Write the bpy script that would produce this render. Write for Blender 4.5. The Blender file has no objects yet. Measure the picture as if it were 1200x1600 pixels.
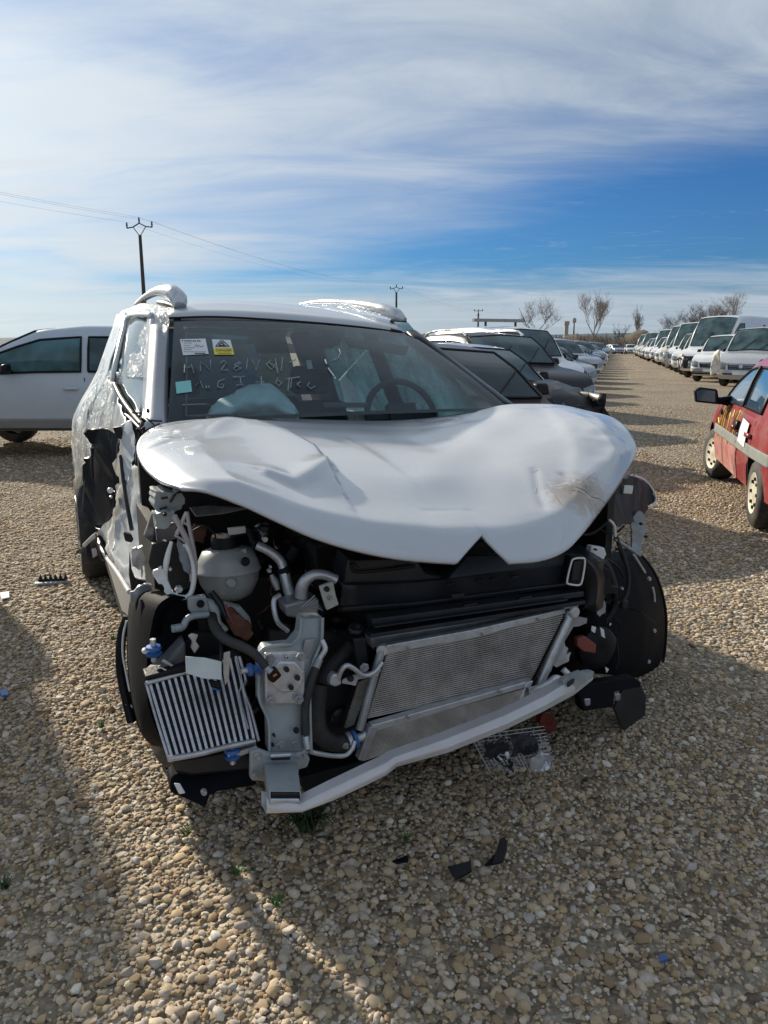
import bpy, bmesh, math, random
from mathutils import Vector, Matrix, noise
from mathutils.bvhtree import BVHTree
rad = math.radians
sc = bpy.context.scene
C = sc.collection

# ---------------------------------------------------------------- camera
CAM_H, FPX, HOR = 1.45, 1180.0, 538.0
PITCH = math.atan((800 - HOR) / FPX)
cd = bpy.data.cameras.new('camera')
cd.sensor_fit = 'VERTICAL'; cd.sensor_height = 24.0; cd.lens = 24.0 * FPX / 1600
cd.clip_start = 0.05; cd.clip_end = 9000
cam = bpy.data.objects.new('camera', cd); C.objects.link(cam)
cam.location = (0, 0, CAM_H); cam.rotation_euler = (math.pi / 2 - PITCH, 0, 0)
sc.camera = cam

# ---------------------------------------------------------------- light and sky
SUN_EL, SUN_AZ = rad(25), rad(-40)        # azimuth from +Y, positive to +X
SKY_STRENGTH = 0.11
world = bpy.data.worlds.new('World'); sc.world = world
world.use_nodes = True
nt = world.node_tree; nt.nodes.clear()
def N(tree, typ, **kw):
    n = tree.nodes.new(typ)
    for k, v in kw.items():
        if k.startswith('i_'):
            n.inputs[k[2:].replace('_', ' ')].default_value = v
        else:
            setattr(n, k, v)
    return n
def mth(tree, op, a, b=None, c=None, clamp=False):
    n = tree.nodes.new('ShaderNodeMath'); n.operation = op; n.use_clamp = clamp
    for i, x in enumerate((a, b, c)):
        if x is None: continue
        if isinstance(x, (int, float)): n.inputs[i].default_value = x
        else: tree.links.new(x, n.inputs[i])
    return n.outputs[0]
def sstep(tree, x, lo, hi):
    n = tree.nodes.new('ShaderNodeMapRange'); n.interpolation_type = 'SMOOTHSTEP'
    tree.links.new(x, n.inputs[0]); n.inputs[1].default_value = lo; n.inputs[2].default_value = hi
    return n.outputs[0]
def rgbmix(tree, fac, a, b, mode='MIX'):
    n = tree.nodes.new('ShaderNodeMix'); n.data_type = 'RGBA'; n.blend_type = mode
    for s, x in ((n.inputs[0], fac), (n.inputs[6], a), (n.inputs[7], b)):
        if isinstance(x, (int, float)): s.default_value = x
        elif isinstance(x, (tuple, list)): s.default_value = (*x[:3], 1)
        else: tree.links.new(x, s)
    return n.outputs[2]
sky = N(nt, 'ShaderNodeTexSky', sky_type='NISHITA', sun_disc=False, sun_elevation=SUN_EL,
        sun_rotation=SUN_AZ, altitude=200, air_density=1.0, dust_density=0.6, ozone_density=1.6)
tc = N(nt, 'ShaderNodeTexCoord')
sep = N(nt, 'ShaderNodeSeparateXYZ'); nt.links.new(tc.outputs['Generated'], sep.inputs[0])
dx, dy, dz = sep.outputs
el = mth(nt, 'MULTIPLY', mth(nt, 'ARCSINE', dz), 57.2958)
az = mth(nt, 'MULTIPLY', mth(nt, 'ARCTAN2', dx, dy), 57.2958)
zz = mth(nt, 'MAXIMUM', mth(nt, 'ADD', dz, 0.09), 0.03)
cx_, cy_ = mth(nt, 'DIVIDE', dx, zz), mth(nt, 'DIVIDE', dy, zz)
cmb = N(nt, 'ShaderNodeCombineXYZ'); nt.links.new(cx_, cmb.inputs[0]); nt.links.new(cy_, cmb.inputs[1])
def cloudnoise(scale, rot, stretch, detail, dist=0.0, off=(0, 0, 0), rough=0.55):
    mp = N(nt, 'ShaderNodeMapping'); nt.links.new(cmb.outputs[0], mp.inputs[0])
    mp.inputs['Rotation'].default_value = (0, 0, rad(rot)); mp.inputs['Scale'].default_value = (scale, scale * stretch, 1)
    mp.inputs['Location'].default_value = off
    t = N(nt, 'ShaderNodeTexNoise'); nt.links.new(mp.outputs[0], t.inputs['Vector'])
    t.inputs['Scale'].default_value = 1; t.inputs['Detail'].default_value = detail
    t.inputs['Roughness'].default_value = rough; t.inputs['Distortion'].default_value = dist
    return t.outputs[0]
n_big = cloudnoise(0.35, 25, 1.6, 4, 0.6, (3.1, 1.7, 0))
n_wisp = cloudnoise(0.55, 34, 2.6, 10, 1.6, (1.3, 5.2, 0), 0.62)
n_fine = cloudnoise(1.6, 40, 2.4, 10, 2.2, (7.3, 2.2, 0), 0.66)
n_edge = cloudnoise(0.30, 20, 2.6, 6, 0.8, (2.3, 9.2, 0), 0.6)
# clear blue gap, widest to the right, closing to the left
azc = mth(nt, 'COSINE', mth(nt, 'MULTIPLY', mth(nt, 'SUBTRACT', az, 50), 0.0174533))
upper = mth(nt, 'ADD', mth(nt, 'MULTIPLY', azc, 19.0), -5.2)
upper = mth(nt, 'ADD', upper, mth(nt, 'MULTIPLY', mth(nt, 'SUBTRACT', n_edge, 0.5), 9))
lower = mth(nt, 'ADD', mth(nt, 'MULTIPLY', mth(nt, 'SUBTRACT', n_wisp, 0.5), 4), 4.8)
up_m = sstep(nt, mth(nt, 'SUBTRACT', el, upper), -1.2, 4.2)
lo_m = sstep(nt, mth(nt, 'SUBTRACT', lower, el), -1.0, 2.2)
tex_up = mth(nt, 'ADD', mth(nt, 'MULTIPLY', n_big, 0.9), mth(nt, 'MULTIPLY', n_wisp, 0.75))
thick = sstep(nt, tex_up, 0.50, 1.02)
thick = mth(nt, 'ADD', mth(nt, 'MULTIPLY', thick, 0.56), 0.42)
wisps = mth(nt, 'MULTIPLY', sstep(nt, n_fine, 0.55, 0.85), 0.42)
cov = mth(nt, 'MULTIPLY', up_m, thick)
cov = mth(nt, 'MAXIMUM', cov, wisps)
cov = mth(nt, 'MAXIMUM', cov, mth(nt, 'MULTIPLY', lo_m, 0.88))
cov = mth(nt, 'MULTIPLY', cov, sstep(nt, el, -4, 1.0), clamp=True)
sund = Vector((math.sin(SUN_AZ) * math.cos(SUN_EL), math.cos(SUN_AZ) * math.cos(SUN_EL), math.sin(SUN_EL)))
dp = N(nt, 'ShaderNodeVectorMath', operation='DOT_PRODUCT'); nt.links.new(tc.outputs['Generated'], dp.inputs[0])
dp.inputs[1].default_value = sund
glow = mth(nt, 'POWER', mth(nt, 'MAXIMUM', dp.outputs['Value'], 0.0), 5)
ccol = rgbmix(nt, glow, (1.58, 1.86, 2.14), (3.9, 4.1, 4.1))
ccol = rgbmix(nt, mth(nt, 'MULTIPLY', sstep(nt, n_wisp, 0.35, 0.7), 0.5), ccol, (2.4, 2.65, 3.0))
skyc = rgbmix(nt, 1.0, sky.outputs[0], (0.075, 0.175, 0.31), 'MULTIPLY')
skyout = rgbmix(nt, cov, skyc, ccol)
bg = N(nt, 'ShaderNodeBackground'); nt.links.new(skyout, bg.inputs[0]); bg.inputs[1].default_value = SKY_STRENGTH
wo = N(nt, 'ShaderNodeOutputWorld'); nt.links.new(bg.outputs[0], wo.inputs[0])

sl = bpy.data.lights.new('sun', 'SUN'); sl.energy = 2.6; sl.angle = rad(1.2); sl.color = (1.0, 0.90, 0.74)
so = bpy.data.objects.new('sun', sl); C.objects.link(so)
so.rotation_euler = (-sund).to_track_quat('-Z', 'Y').to_euler()
so.location = (0, 0, 30)
sc.view_settings.view_transform = 'Standard'; sc.view_settings.look = 'None'
sc.view_settings.exposure = 1.25; sc.view_settings.gamma = 1.0; sc.view_settings.use_curve_mapping = False
try:
    sc.cycles.max_bounces = 8; sc.cycles.transparent_max_bounces = 16; sc.cycles.use_denoising = True
except Exception: pass

# ---------------------------------------------------------------- materials
MATS = {}
def mat(name, col=(0.5, 0.5, 0.5), rough=0.5, metal=0.0, coat=0.0, var=0.12, vscale=6.0, bump=0.0, bscale=30.0,
        dirt=None, dirt_amt=0.0, dirt_scale=4.0, spec=0.5, rvar=0.15, alpha=None, trans=0.0):
    if name in MATS: return MATS[name]
    m = bpy.data.materials.new(name); m.use_nodes = True; t = m.node_tree
    b = t.nodes['Principled BSDF']
    co = N(t, 'ShaderNodeTexCoord')
    nz = N(t, 'ShaderNodeTexNoise'); t.links.new(co.outputs['Object'], nz.inputs['Vector'])
    nz.inputs['Scale'].default_value = vscale; nz.inputs['Detail'].default_value = 6
    f = nz.outputs[0]
    dark = tuple(c * (1 - var) for c in col); lite = tuple(min(1, c * (1 + var)) for c in col)
    c = rgbmix(t, sstep(t, f, 0.3, 0.7), dark, lite)
    if dirt:
        n2 = N(t, 'ShaderNodeTexNoise'); t.links.new(co.outputs['Object'], n2.inputs['Vector'])
        n2.inputs['Scale'].default_value = dirt_scale; n2.inputs['Detail'].default_value = 8; n2.inputs['Roughness'].default_value = 0.7
        c = rgbmix(t, mth(t, 'MULTIPLY', sstep(t, n2.outputs[0], 0.42, 0.72), dirt_amt), c, dirt)
    t.links.new(c, b.inputs['Base Color'])
    r = mth(t, 'ADD', mth(t, 'MULTIPLY', mth(t, 'SUBTRACT', f, 0.5), rvar * 2), rough, clamp=True)
    t.links.new(r, b.inputs['Roughness'])
    b.inputs['Metallic'].default_value = metal
    b.inputs['Coat Weight'].default_value = coat; b.inputs['Coat Roughness'].default_value = 0.06
    b.inputs['Specular IOR Level'].default_value = spec
    if trans: b.inputs['Transmission Weight'].default_value = trans
    if alpha is not None: b.inputs['Alpha'].default_value = alpha
    if bump:
        n3 = N(t, 'ShaderNodeTexNoise'); t.links.new(co.outputs['Object'], n3.inputs['Vector'])
        n3.inputs['Scale'].default_value = bscale; n3.inputs['Detail'].default_value = 5
        bp = N(t, 'ShaderNodeBump'); bp.inputs['Strength'].default_value = bump; bp.inputs['Distance'].default_value = 0.01
        t.links.new(n3.outputs[0], bp.inputs['Height']); t.links.new(bp.outputs[0], b.inputs['Normal'])
    MATS[name] = m
    return m
def glassmat(name, tint, refl=0.12, dust=0.06, dcol=(0.5, 0.55, 0.55), fk=1.4, trl=False):
    m = bpy.data.materials.new(name); m.use_nodes = True; t = m.node_tree; t.nodes.clear()
    out = N(t, 'ShaderNodeOutputMaterial')
    tr = N(t, 'ShaderNodeBsdfTransparent'); tr.inputs[0].default_value = (*tint, 1)
    gl = N(t, 'ShaderNodeBsdfGlossy'); gl.inputs['Roughness'].default_value = 0.03; gl.inputs[0].default_value = (.9, .95, 1, 1)
    df = N(t, 'ShaderNodeBsdfTranslucent' if trl else 'ShaderNodeBsdfDiffuse'); df.inputs[0].default_value = (*dcol, 1)
    co = N(t, 'ShaderNodeTexCoord'); nz = N(t, 'ShaderNodeTexNoise'); t.links.new(co.outputs['Object'], nz.inputs['Vector'])
    nz.inputs['Scale'].default_value = 3.5; nz.inputs['Detail'].default_value = 8; nz.inputs['Roughness'].default_value = .7
    fr = N(t, 'ShaderNodeFresnel'); fr.inputs[0].default_value = 1.5
    m1 = N(t, 'ShaderNodeMixShader'); m2 = N(t, 'ShaderNodeMixShader')
    t.links.new(mth(t, 'ADD', mth(t, 'MULTIPLY', fr.outputs[0], fk), refl * .4, clamp=True), m1.inputs[0])
    t.links.new(tr.outputs[0], m1.inputs[1]); t.links.new(gl.outputs[0], m1.inputs[2])
    t.links.new(mth(t, 'MULTIPLY', sstep(t, nz.outputs[0], .2, .8), dust * 2), m2.inputs[0])
    t.links.new(m1.outputs[0], m2.inputs[1]); t.links.new(df.outputs[0], m2.inputs[2])
    t.links.new(m2.outputs[0], out.inputs[0])
    MATS[name] = m
    return m

# ---------------------------------------------------------------- object helpers
def link(o, parent=None):
    C.objects.link(o)
    if parent is not None: o.parent = parent
    return o
def tag(o, label=None, cat=None, group=None, kind=None):
    if label: o['label'] = label
    if cat: o['category'] = cat
    if group: o['group'] = group
    if kind: o['kind'] = kind
    return o
def thing(name, label, cat, loc=(0, 0, 0), rz=0.0, group=None):
    o = bpy.data.objects.new(name, None); o.empty_display_size = 0.2
    o.location = loc; o.rotation_euler = (0, 0, rz); link(o)
    return tag(o, label, cat, group)
def copy_tree(o, parent=None):
    c = o.copy(); C.objects.link(c); c.parent = parent
    for ch in [x for x in KIDS.get(o.name, [])]:
        copy_tree(ch, c)
    return c
KIDS = {}
def catmull(pts, n):
    P = [Vector(p) for p in pts]
    if len(P) < 3: return [P[0].lerp(P[-1], i / (n - 1)) for i in range(n)]
    Q = [P[0] * 2 - P[1]] + P + [P[-1] * 2 - P[-2]]
    segs = len(P) - 1; out = []
    for i in range(n):
        x = i / (n - 1) * segs; k = min(int(x), segs - 1); t = x - k
        a, b, c, d = Q[k:k + 4]
        out.append(0.5 * ((2 * b) + (c - a) * t + (2 * a - 5 * b + 4 * c - d) * t * t + (3 * b - a - 3 * c + d) * t ** 3))
    return out
class MB:
    def __init__(s): s.v = []; s.f = []
    def add(s, vs, fs):
        o = len(s.v); s.v += [tuple(v) for v in vs]; s.f += [tuple(i + o for i in f) for f in fs]; return s
    def box(s, c, size, M=None):
        x, y, z = (d / 2 for d in size); vs = []
        for sx, sy, sz in ((-1,-1,-1),(1,-1,-1),(1,1,-1),(-1,1,-1),(-1,-1,1),(1,-1,1),(1,1,1),(-1,1,1)):
            p = Vector((sx * x, sy * y, sz * z))
            if M is not None: p = M @ p
            vs.append(p + Vector(c))
        return s.add(vs, [(3,2,1,0),(4,5,6,7),(0,1,5,4),(1,2,6,5),(2,3,7,6),(3,0,4,7)])
    def hexa(s, b4, t4):   # bottom quad, top quad
        return s.add(list(b4) + list(t4), [(3,2,1,0),(4,5,6,7),(0,1,5,4),(1,2,6,5),(2,3,7,6),(3,0,4,7)])
    def bar(s, p0, p1, w, h, up=(0, 1, 0)):
        p0, p1 = Vector(p0), Vector(p1); d = (p1 - p0).normalized(); u = Vector(up)
        x = d.cross(u)
        if x.length < 1e-4: x = d.cross(Vector((1, 0, 0)))
        x.normalize(); y = x.cross(d)
        q = [x * (i * w / 2) + y * (j * h / 2) for i, j in ((-1, -1), (1, -1), (1, 1), (-1, 1))]
        return s.hexa([p0 + a for a in q], [p1 + a for a in q])
    def tube(s, pts, r, n=8, cap=True):
        pts = [Vector(p) for p in pts]; m = len(pts); rs = r if isinstance(r, (list, tuple)) else [r] * m
        up = Vector((0, 0, 1)); vs = []; px = None
        for i, p in enumerate(pts):
            d = (pts[min(i + 1, m - 1)] - pts[max(i - 1, 0)])
            if d.length < 1e-7: d = Vector((0, 0, 1))
            d.normalize()
            if px is None:
                x = d.cross(up)
                if x.length < 0.1: x = d.cross(Vector((1, 0, 0)))
            else: x = px - d * px.dot(d)
            if x.length < 1e-5: x = d.orthogonal()
            x.normalize(); px = x; y = d.cross(x)
            for k in range(n):
                a = 2 * math.pi * k / n; vs.append(p + (x * math.cos(a) + y * math.sin(a)) * rs[i])
        fs = [(i * n + k, i * n + (k + 1) % n, (i + 1) * n + (k + 1) % n, (i + 1) * n + k) for i in range(m - 1) for k in range(n)]
        if cap: fs += [tuple(range(n))[::-1], tuple((m - 1) * n + k for k in range(n))]
        return s.add(vs, fs)
    def grid(s, rows):
        n = len(rows[0]); vs = [p for r in rows for p in r]
        return s.add(vs, [(i * n + j, i * n + j + 1, (i + 1) * n + j + 1, (i + 1) * n + j) for i in range(len(rows) - 1) for j in range(n - 1)])
    def prism(s, poly, vec):
        n = len(poly); vec = Vector(vec); a = [Vector(p) for p in poly]; b = [p + vec for p in a]
        return s.add(a + b, [tuple(range(n)), tuple(range(2 * n - 1, n - 1, -1))] + [(i, i + n, (i + 1) % n + n, (i + 1) % n) for i in range(n)])
    def lathe(s, prof, c, axis='z', n=24, M=None):  # prof: (r, h)
        vs = []
        for r, h in prof:
            for k in range(n):
                a = 2 * math.pi * k / n
                p = Vector((r * math.cos(a), r * math.sin(a), h))
                if axis == 'x': p = Vector((p.z, p.x, p.y))
                elif axis == 'y': p = Vector((p.x, -p.z, p.y))
                if M is not None: p = M @ p
                vs.append(p + Vector(c))
        m = len(prof)
        return s.add(vs, [(i * n + k, i * n + (k + 1) % n, (i + 1) * n + (k + 1) % n, (i + 1) * n + k) for i in range(m - 1) for k in range(n)])
    def mesh(s, name):
        me = bpy.data.meshes.new(name); me.from_pydata(s.v, [], s.f); me.validate()
        bm = bmesh.new(); bm.from_mesh(me)
        bmesh.ops.remove_doubles(bm, verts=bm.verts, dist=1e-5)
        bmesh.ops.recalc_face_normals(bm, faces=bm.faces)
        big = [f for f in bm.faces if len(f.verts) > 4]
        if big: bmesh.ops.triangulate(bm, faces=big)
        bm.to_mesh(me); bm.free(); return me
    def build(s, name, m, parent=None, smooth=None, bevel=0, solid=0, kind=None, label=None, crumple=0, cscale=8, sub=0, soff=-1):
        me = s.mesh(name)
        if sub or crumple:
            bm = bmesh.new(); bm.from_mesh(me)
            for _ in range(sub):
                bmesh.ops.triangulate(bm, faces=[f for f in bm.faces if len(f.verts) > 4])
                bmesh.ops.subdivide_edges(bm, edges=bm.edges[:], cuts=1, use_grid_fill=True)
            if crumple:
                for v in bm.verts:
                    nv = noise.noise_vector(v.co * cscale) + noise.noise_vector(v.co * cscale * 2.7) * .45
                    v.co += nv * crumple
            bm.to_mesh(me); bm.free()
        me.materials.append(m)
        o = bpy.data.objects.new(name, me); link(o, parent)
        if parent is not None: KIDS.setdefault(parent.name, []).append(o)
        if solid:
            md = o.modifiers.new('solid', 'SOLIDIFY'); md.thickness = solid; md.offset = soff
        if bevel:
            md = o.modifiers.new('bevel', 'BEVEL'); md.width = bevel; md.segments = 2; md.limit_method = 'ANGLE'; md.angle_limit = rad(35)
            md.harden_normals = False
        if smooth is None: smooth = 40
        if smooth:
            for p in me.polygons: p.use_smooth = True
            me.set_sharp_from_angle(angle=rad(smooth))
        if kind: o['kind'] = kind
        if label: o['label'] = label
        return o

M_WHITE = mat('white_paint', (.54, .56, .59), .28, 0.0, .7, .04, 3, dirt=(.5, .47, .42), dirt_amt=.12, dirt_scale=5, rvar=.05)  # darker copy of the car's white, bonnet shade put into the colour
M_WHITEL = mat('white_paint_dusty_sunlit', (.70, .74, .76), .33, 0.0, .5, .06, 9, dirt=(.46, .47, .45), dirt_amt=.3, dirt_scale=9)  # dusty white, base colour raised for the sunlit flank
M_PRIMER = mat('grey_green_primer', (.31, .345, .36), .45, 0.1, .1, .06, 12, dirt=(.25, .23, .21), dirt_amt=.3, dirt_scale=22)
M_ALU = mat('raw_aluminium', (.60, .62, .66), .38, .55, 0, .08, 25, dirt=(.35, .33, .31), dirt_amt=.4, dirt_scale=40, rvar=.2, bump=.15, bscale=90)
M_ALUD = mat('dull_aluminium', (.36, .37, .40), .45, .5, 0, .1, 25, dirt=(.2, .19, .18), dirt_amt=.5, dirt_scale=30)
M_BEAM = mat('beam_silver_white', (.56, .55, .56), .38, .25, .2, .05, 6, dirt=(.42, .38, .36), dirt_amt=.3, dirt_scale=14, bump=.1, bscale=18)
M_BLACK = mat('black_plastic', (.006, .007, .010), .45, 0, 0, .25, 5, bump=.12, bscale=120, dirt=(.024, .025, .028), dirt_amt=.3, dirt_scale=7, spec=.25)
M_BLACKG = mat('black_gloss_plastic', (.013, .016, .022), .32, 0, 0, .2, 5, dirt=(.026, .027, .030), dirt_amt=.25, dirt_scale=9, spec=.35)
M_DEEP = mat('engine_black', (.010, .010, .012), .6, 0, 0, .3, 8, dirt=(.04, .035, .03), dirt_amt=.4, dirt_scale=12)
M_RUBBER = mat('black_rubber', (.022, .022, .024), .65, 0, 0, .2, 20, dirt=(.09, .08, .07), dirt_amt=.3, dirt_scale=15)
M_BLUE = mat('blue_rubber', (.035, .12, .36), .4, 0, 0, .1)
M_RESV = mat('translucent_tank_plastic', (.38, .40, .40), .35, 0, .1, .06, 10, dirt=(.3, .28, .25), dirt_amt=.3)
M_RUST = mat('rust_brown', (.13, .055, .035), .75, 0, 0, .3, 20)
M_RED = mat('brown_red_plastic', (.20, .05, .04), .45, 0, 0, .15)
M_TYRE = mat('tyre_rubber', (.025, .025, .026), .75, 0, 0, .15, 9, dirt=(.16, .14, .11), dirt_amt=.5, dirt_scale=6)
M_RIM = mat('silver_rim', (.45, .46, .47), .4, .6, 0, .1, 10, dirt=(.3, .27, .22), dirt_amt=.4)
M_STEELRIM = mat('cream_wheel_cover', (.62, .58, .46), .5, 0, 0, .08, 10, dirt=(.35, .30, .22), dirt_amt=.4)
M_ROOFG = mat('grey_silver_pillar', (.33, .34, .37), .35, .35, .4, .06)
M_PAPER = mat('white_paper', (.72, .73, .74), .6, 0, 0, .03)
M_YEL = mat('yellow_sticker', (.80, .62, .06), .5, 0, 0, .05)
M_TEAL = mat('teal_sticker', (.22, .56, .54), .5, 0, 0, .06)
M_CLOTH = mat('teal_airbag_cloth', (.66, .88, .88), .8, 0, 0, .08, 12, bump=.3, bscale=25)
M_INK = mat('black_ink', (.02, .02, .02), .6)
M_CHALK = mat('white_marker', (.26, .31, .32), .8, 0, 0, .3, 40)
M_CHALKW = mat('bright_white_mark', (.75, .8, .8), .6)
M_SEAT = mat('dark_seat_fabric', (.035, .04, .045), .8, 0, 0, .2, 12)
M_DASH = mat('dark_dashboard', (.03, .034, .038), .6, 0, 0, .15, 8)
M_HEAD = mat('headliner', (.16, .17, .17), .9)
M_GLASSD = mat('dark_window_glass', (.030, .045, .050), .06, 0, 0, .3, 2, rvar=.02, spec=.5)
M_GLASST = mat('teal_window_glass', (.050, .090, .098), .06, 0, 0, .5, 2.5, rvar=.02, spec=.5)
M_LAMP = mat('clear_headlamp', (.20, .22, .24), .15, .2, .5, .3, 20)
M_REDLAMP = mat('red_lamp', (.12, .01, .01), .15, 0, .8)
M_PLATE = mat('number_plate_white', (.70, .72, .72), .4)
M_CRACK = mat('scuff_brown', (.16, .12, .09), .7, 0, 0, .3, 60)
M_SCUFF = mat('scuff_pale', (.50, .47, .43), .7, 0, 0, .15, 60)
M_GLASS = glassmat('windscreen_glass', (.70, .81, .84), .02, .05, (.32, .37, .42), .75)
M_GLASSG = glassmat('side_glass_green', (.42, .68, .64), .12, .16, (.42, .50, .47))
M_GLASSX = glassmat('dusty_side_glass', (.40, .62, .60), .1, .32, (.30, .62, .60), 1.4, True)
M_GLASSR = glassmat('dark_rear_glass', (.05, .09, .10), .1, .10, (.2, .25, .25))
# crinkled clear plastic film
def filmmat():
    m = bpy.data.materials.new('plastic_film'); m.use_nodes = True; t = m.node_tree; t.nodes.clear()
    out = N(t, 'ShaderNodeOutputMaterial'); tr = N(t, 'ShaderNodeBsdfTransparent')
    gl = N(t, 'ShaderNodeBsdfPrincipled'); gl.inputs['Base Color'].default_value = (.72, .76, .76, 1); gl.inputs['Roughness'].default_value = .16
    gl.inputs['Coat Weight'].default_value = 1.0
    co = N(t, 'ShaderNodeTexCoord'); mp = N(t, 'ShaderNodeMapping'); t.links.new(co.outputs['Object'], mp.inputs[0])
    mp.inputs['Rotation'].default_value = (rad(20), rad(10), 0); mp.inputs['Scale'].default_value = (9, 3, 5)
    w = N(t, 'ShaderNodeTexNoise'); t.links.new(mp.outputs[0], w.inputs['Vector']); w.inputs['Scale'].default_value = 2.2
    w.inputs['Detail'].default_value = 5; w.inputs['Distortion'].default_value = 2.5
    rg = mth(t, 'ABSOLUTE', mth(t, 'SUBTRACT', w.outputs[0], .5))
    cr = sstep(t, rg, .055, .0)
    bp = N(t, 'ShaderNodeBump'); bp.inputs['Strength'].default_value = 1.0; bp.inputs['Distance'].default_value = .06
    t.links.new(rg, bp.inputs['Height']); t.links.new(bp.outputs[0], gl.inputs['Normal'])
    mx = N(t, 'ShaderNodeMixShader'); t.links.new(mth(t, 'ADD', mth(t, 'MULTIPLY', cr, .5), .36, clamp=True), mx.inputs[0])
    t.links.new(tr.outputs[0], mx.inputs[1]); t.links.new(gl.outputs[0], mx.inputs[2]); t.links.new(mx.outputs[0], out.inputs[0])
    return m
M_FILM = filmmat()
M_XM = mat('crossmember_black', (.020, .024, .031), .38, 0, 0, .2, 6, spec=.4, dirt=(.05, .05, .052), dirt_amt=.4, dirt_scale=9)
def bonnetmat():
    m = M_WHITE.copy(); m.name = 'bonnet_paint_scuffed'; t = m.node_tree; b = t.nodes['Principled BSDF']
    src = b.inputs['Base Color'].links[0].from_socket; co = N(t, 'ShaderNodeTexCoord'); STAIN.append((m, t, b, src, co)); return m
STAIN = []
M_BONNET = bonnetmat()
# ================================================================ SETTING
def groundmat():
    m = bpy.data.materials.new('gravel_ground'); m.use_nodes = True; t = m.node_tree; b = t.nodes['Principled BSDF']
    co = N(t, 'ShaderNodeTexCoord')
    def nz(s, d=6, r=.6, vec=None):
        n = N(t, 'ShaderNodeTexNoise'); t.links.new(vec or co.outputs['Object'], n.inputs['Vector'])
        n.inputs['Scale'].default_value = s; n.inputs['Detail'].default_value = d; n.inputs['Roughness'].default_value = r
        return n.outputs[0]
    vo = N(t, 'ShaderNodeTexVoronoi'); t.links.new(co.outputs['Object'], vo.inputs['Vector']); vo.inputs['Scale'].default_value = 42
    vb = N(t, 'ShaderNodeTexVoronoi'); t.links.new(co.outputs['Object'], vb.inputs['Vector']); vb.inputs['Scale'].default_value = 17
    sp = N(t, 'ShaderNodeSeparateXYZ'); t.links.new(vo.outputs['Color'], sp.inputs[0])
    sp2 = N(t, 'ShaderNodeSeparateXYZ'); t.links.new(vb.outputs['Color'], sp2.inputs[0])
    cr = N(t, 'ShaderNodeValToRGB'); t.links.new(sp.outputs[0], cr.inputs[0])
    e = cr.color_ramp.elements; e[0].color = (.18, .145, .105, 1); e[1].color = (.58, .52, .42, 1)
    for p, c in ((.3, (.24, .19, .13)), (.55, (.33, .27, .19)), (.8, (.42, .35, .26))):
        x = e.new(p); x.color = (*c, 1)
    c = rgbmix(t, mth(t, 'MULTIPLY', sstep(t, sp2.outputs[0], .6, .95), .5), cr.outputs[0], (.36, .31, .24))
    c = rgbmix(t, mth(t, 'MULTIPLY', sstep(t, nz(.45, 5), .4, .7), .55), c, (.19, .145, .10))
    # worn wheel tracks along the lane: packed greyish fines
    mp = N(t, 'ShaderNodeMapping'); t.links.new(co.outputs['Object'], mp.inputs[0]); mp.inputs['Rotation'].default_value = (0, 0, rad(16.5)); mp.inputs['Scale'].default_value = (1.0, .05, 1)
    c = rgbmix(t, mth(t, 'MULTIPLY', sstep(t, nz(.9, 4, .5, mp.outputs[0]), .46, .62), .5), c, (.28, .235, .175))
    c = rgbmix(t, mth(t, 'MULTIPLY', sstep(t, nz(9, 6, .7), .5, .75), .35), c, (.36, .31, .25))
    t.links.new(c, b.inputs['Base Color']); b.inputs['Roughness'].default_value = .9; b.inputs['Specular IOR Level'].default_value = .25
    hgt = mth(t, 'ADD', mth(t, 'SUBTRACT', 1.0, vo.outputs['Distance']), mth(t, 'MULTIPLY', mth(t, 'SUBTRACT', 1.0, vb.outputs['Distance']), 1.2))
    bp = N(t, 'ShaderNodeBump'); bp.inputs['Strength'].default_value = 1.0; bp.inputs['Distance'].default_value = .03
    t.links.new(hgt, bp.inputs['Height']); t.links.new(bp.outputs[0], b.inputs['Normal'])
    return m
M_GROUND = groundmat()
def gz(x, y):
    d = math.hypot(x, y)
    k = max(0, 1 - d / 40)
    return k * (.012 * noise.noise(Vector((x * 1.1, y * 1.1, 0))) + .02 * noise.noise(Vector((x * .3, y * .3, 5)))) - .006
g = MB()
radii = [0.01] + [0.35 * 1.09 ** i for i in range(1, 108)]
radii = [r for r in radii if r < 3500] + [3500]
rows = []
for r in radii:
    rows.append([(r * math.cos(2 * math.pi * k / 96), r * math.sin(2 * math.pi * k / 96), gz(r * math.cos(2 * math.pi * k / 96), r * math.sin(2 * math.pi * k / 96))) for k in range(97)])
g.grid(rows)
ground = g.build('ground', M_GROUND, kind='structure', smooth=180)
tag(ground, 'broad yard of tan and grey gravel under all the parked wrecks', None)

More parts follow.
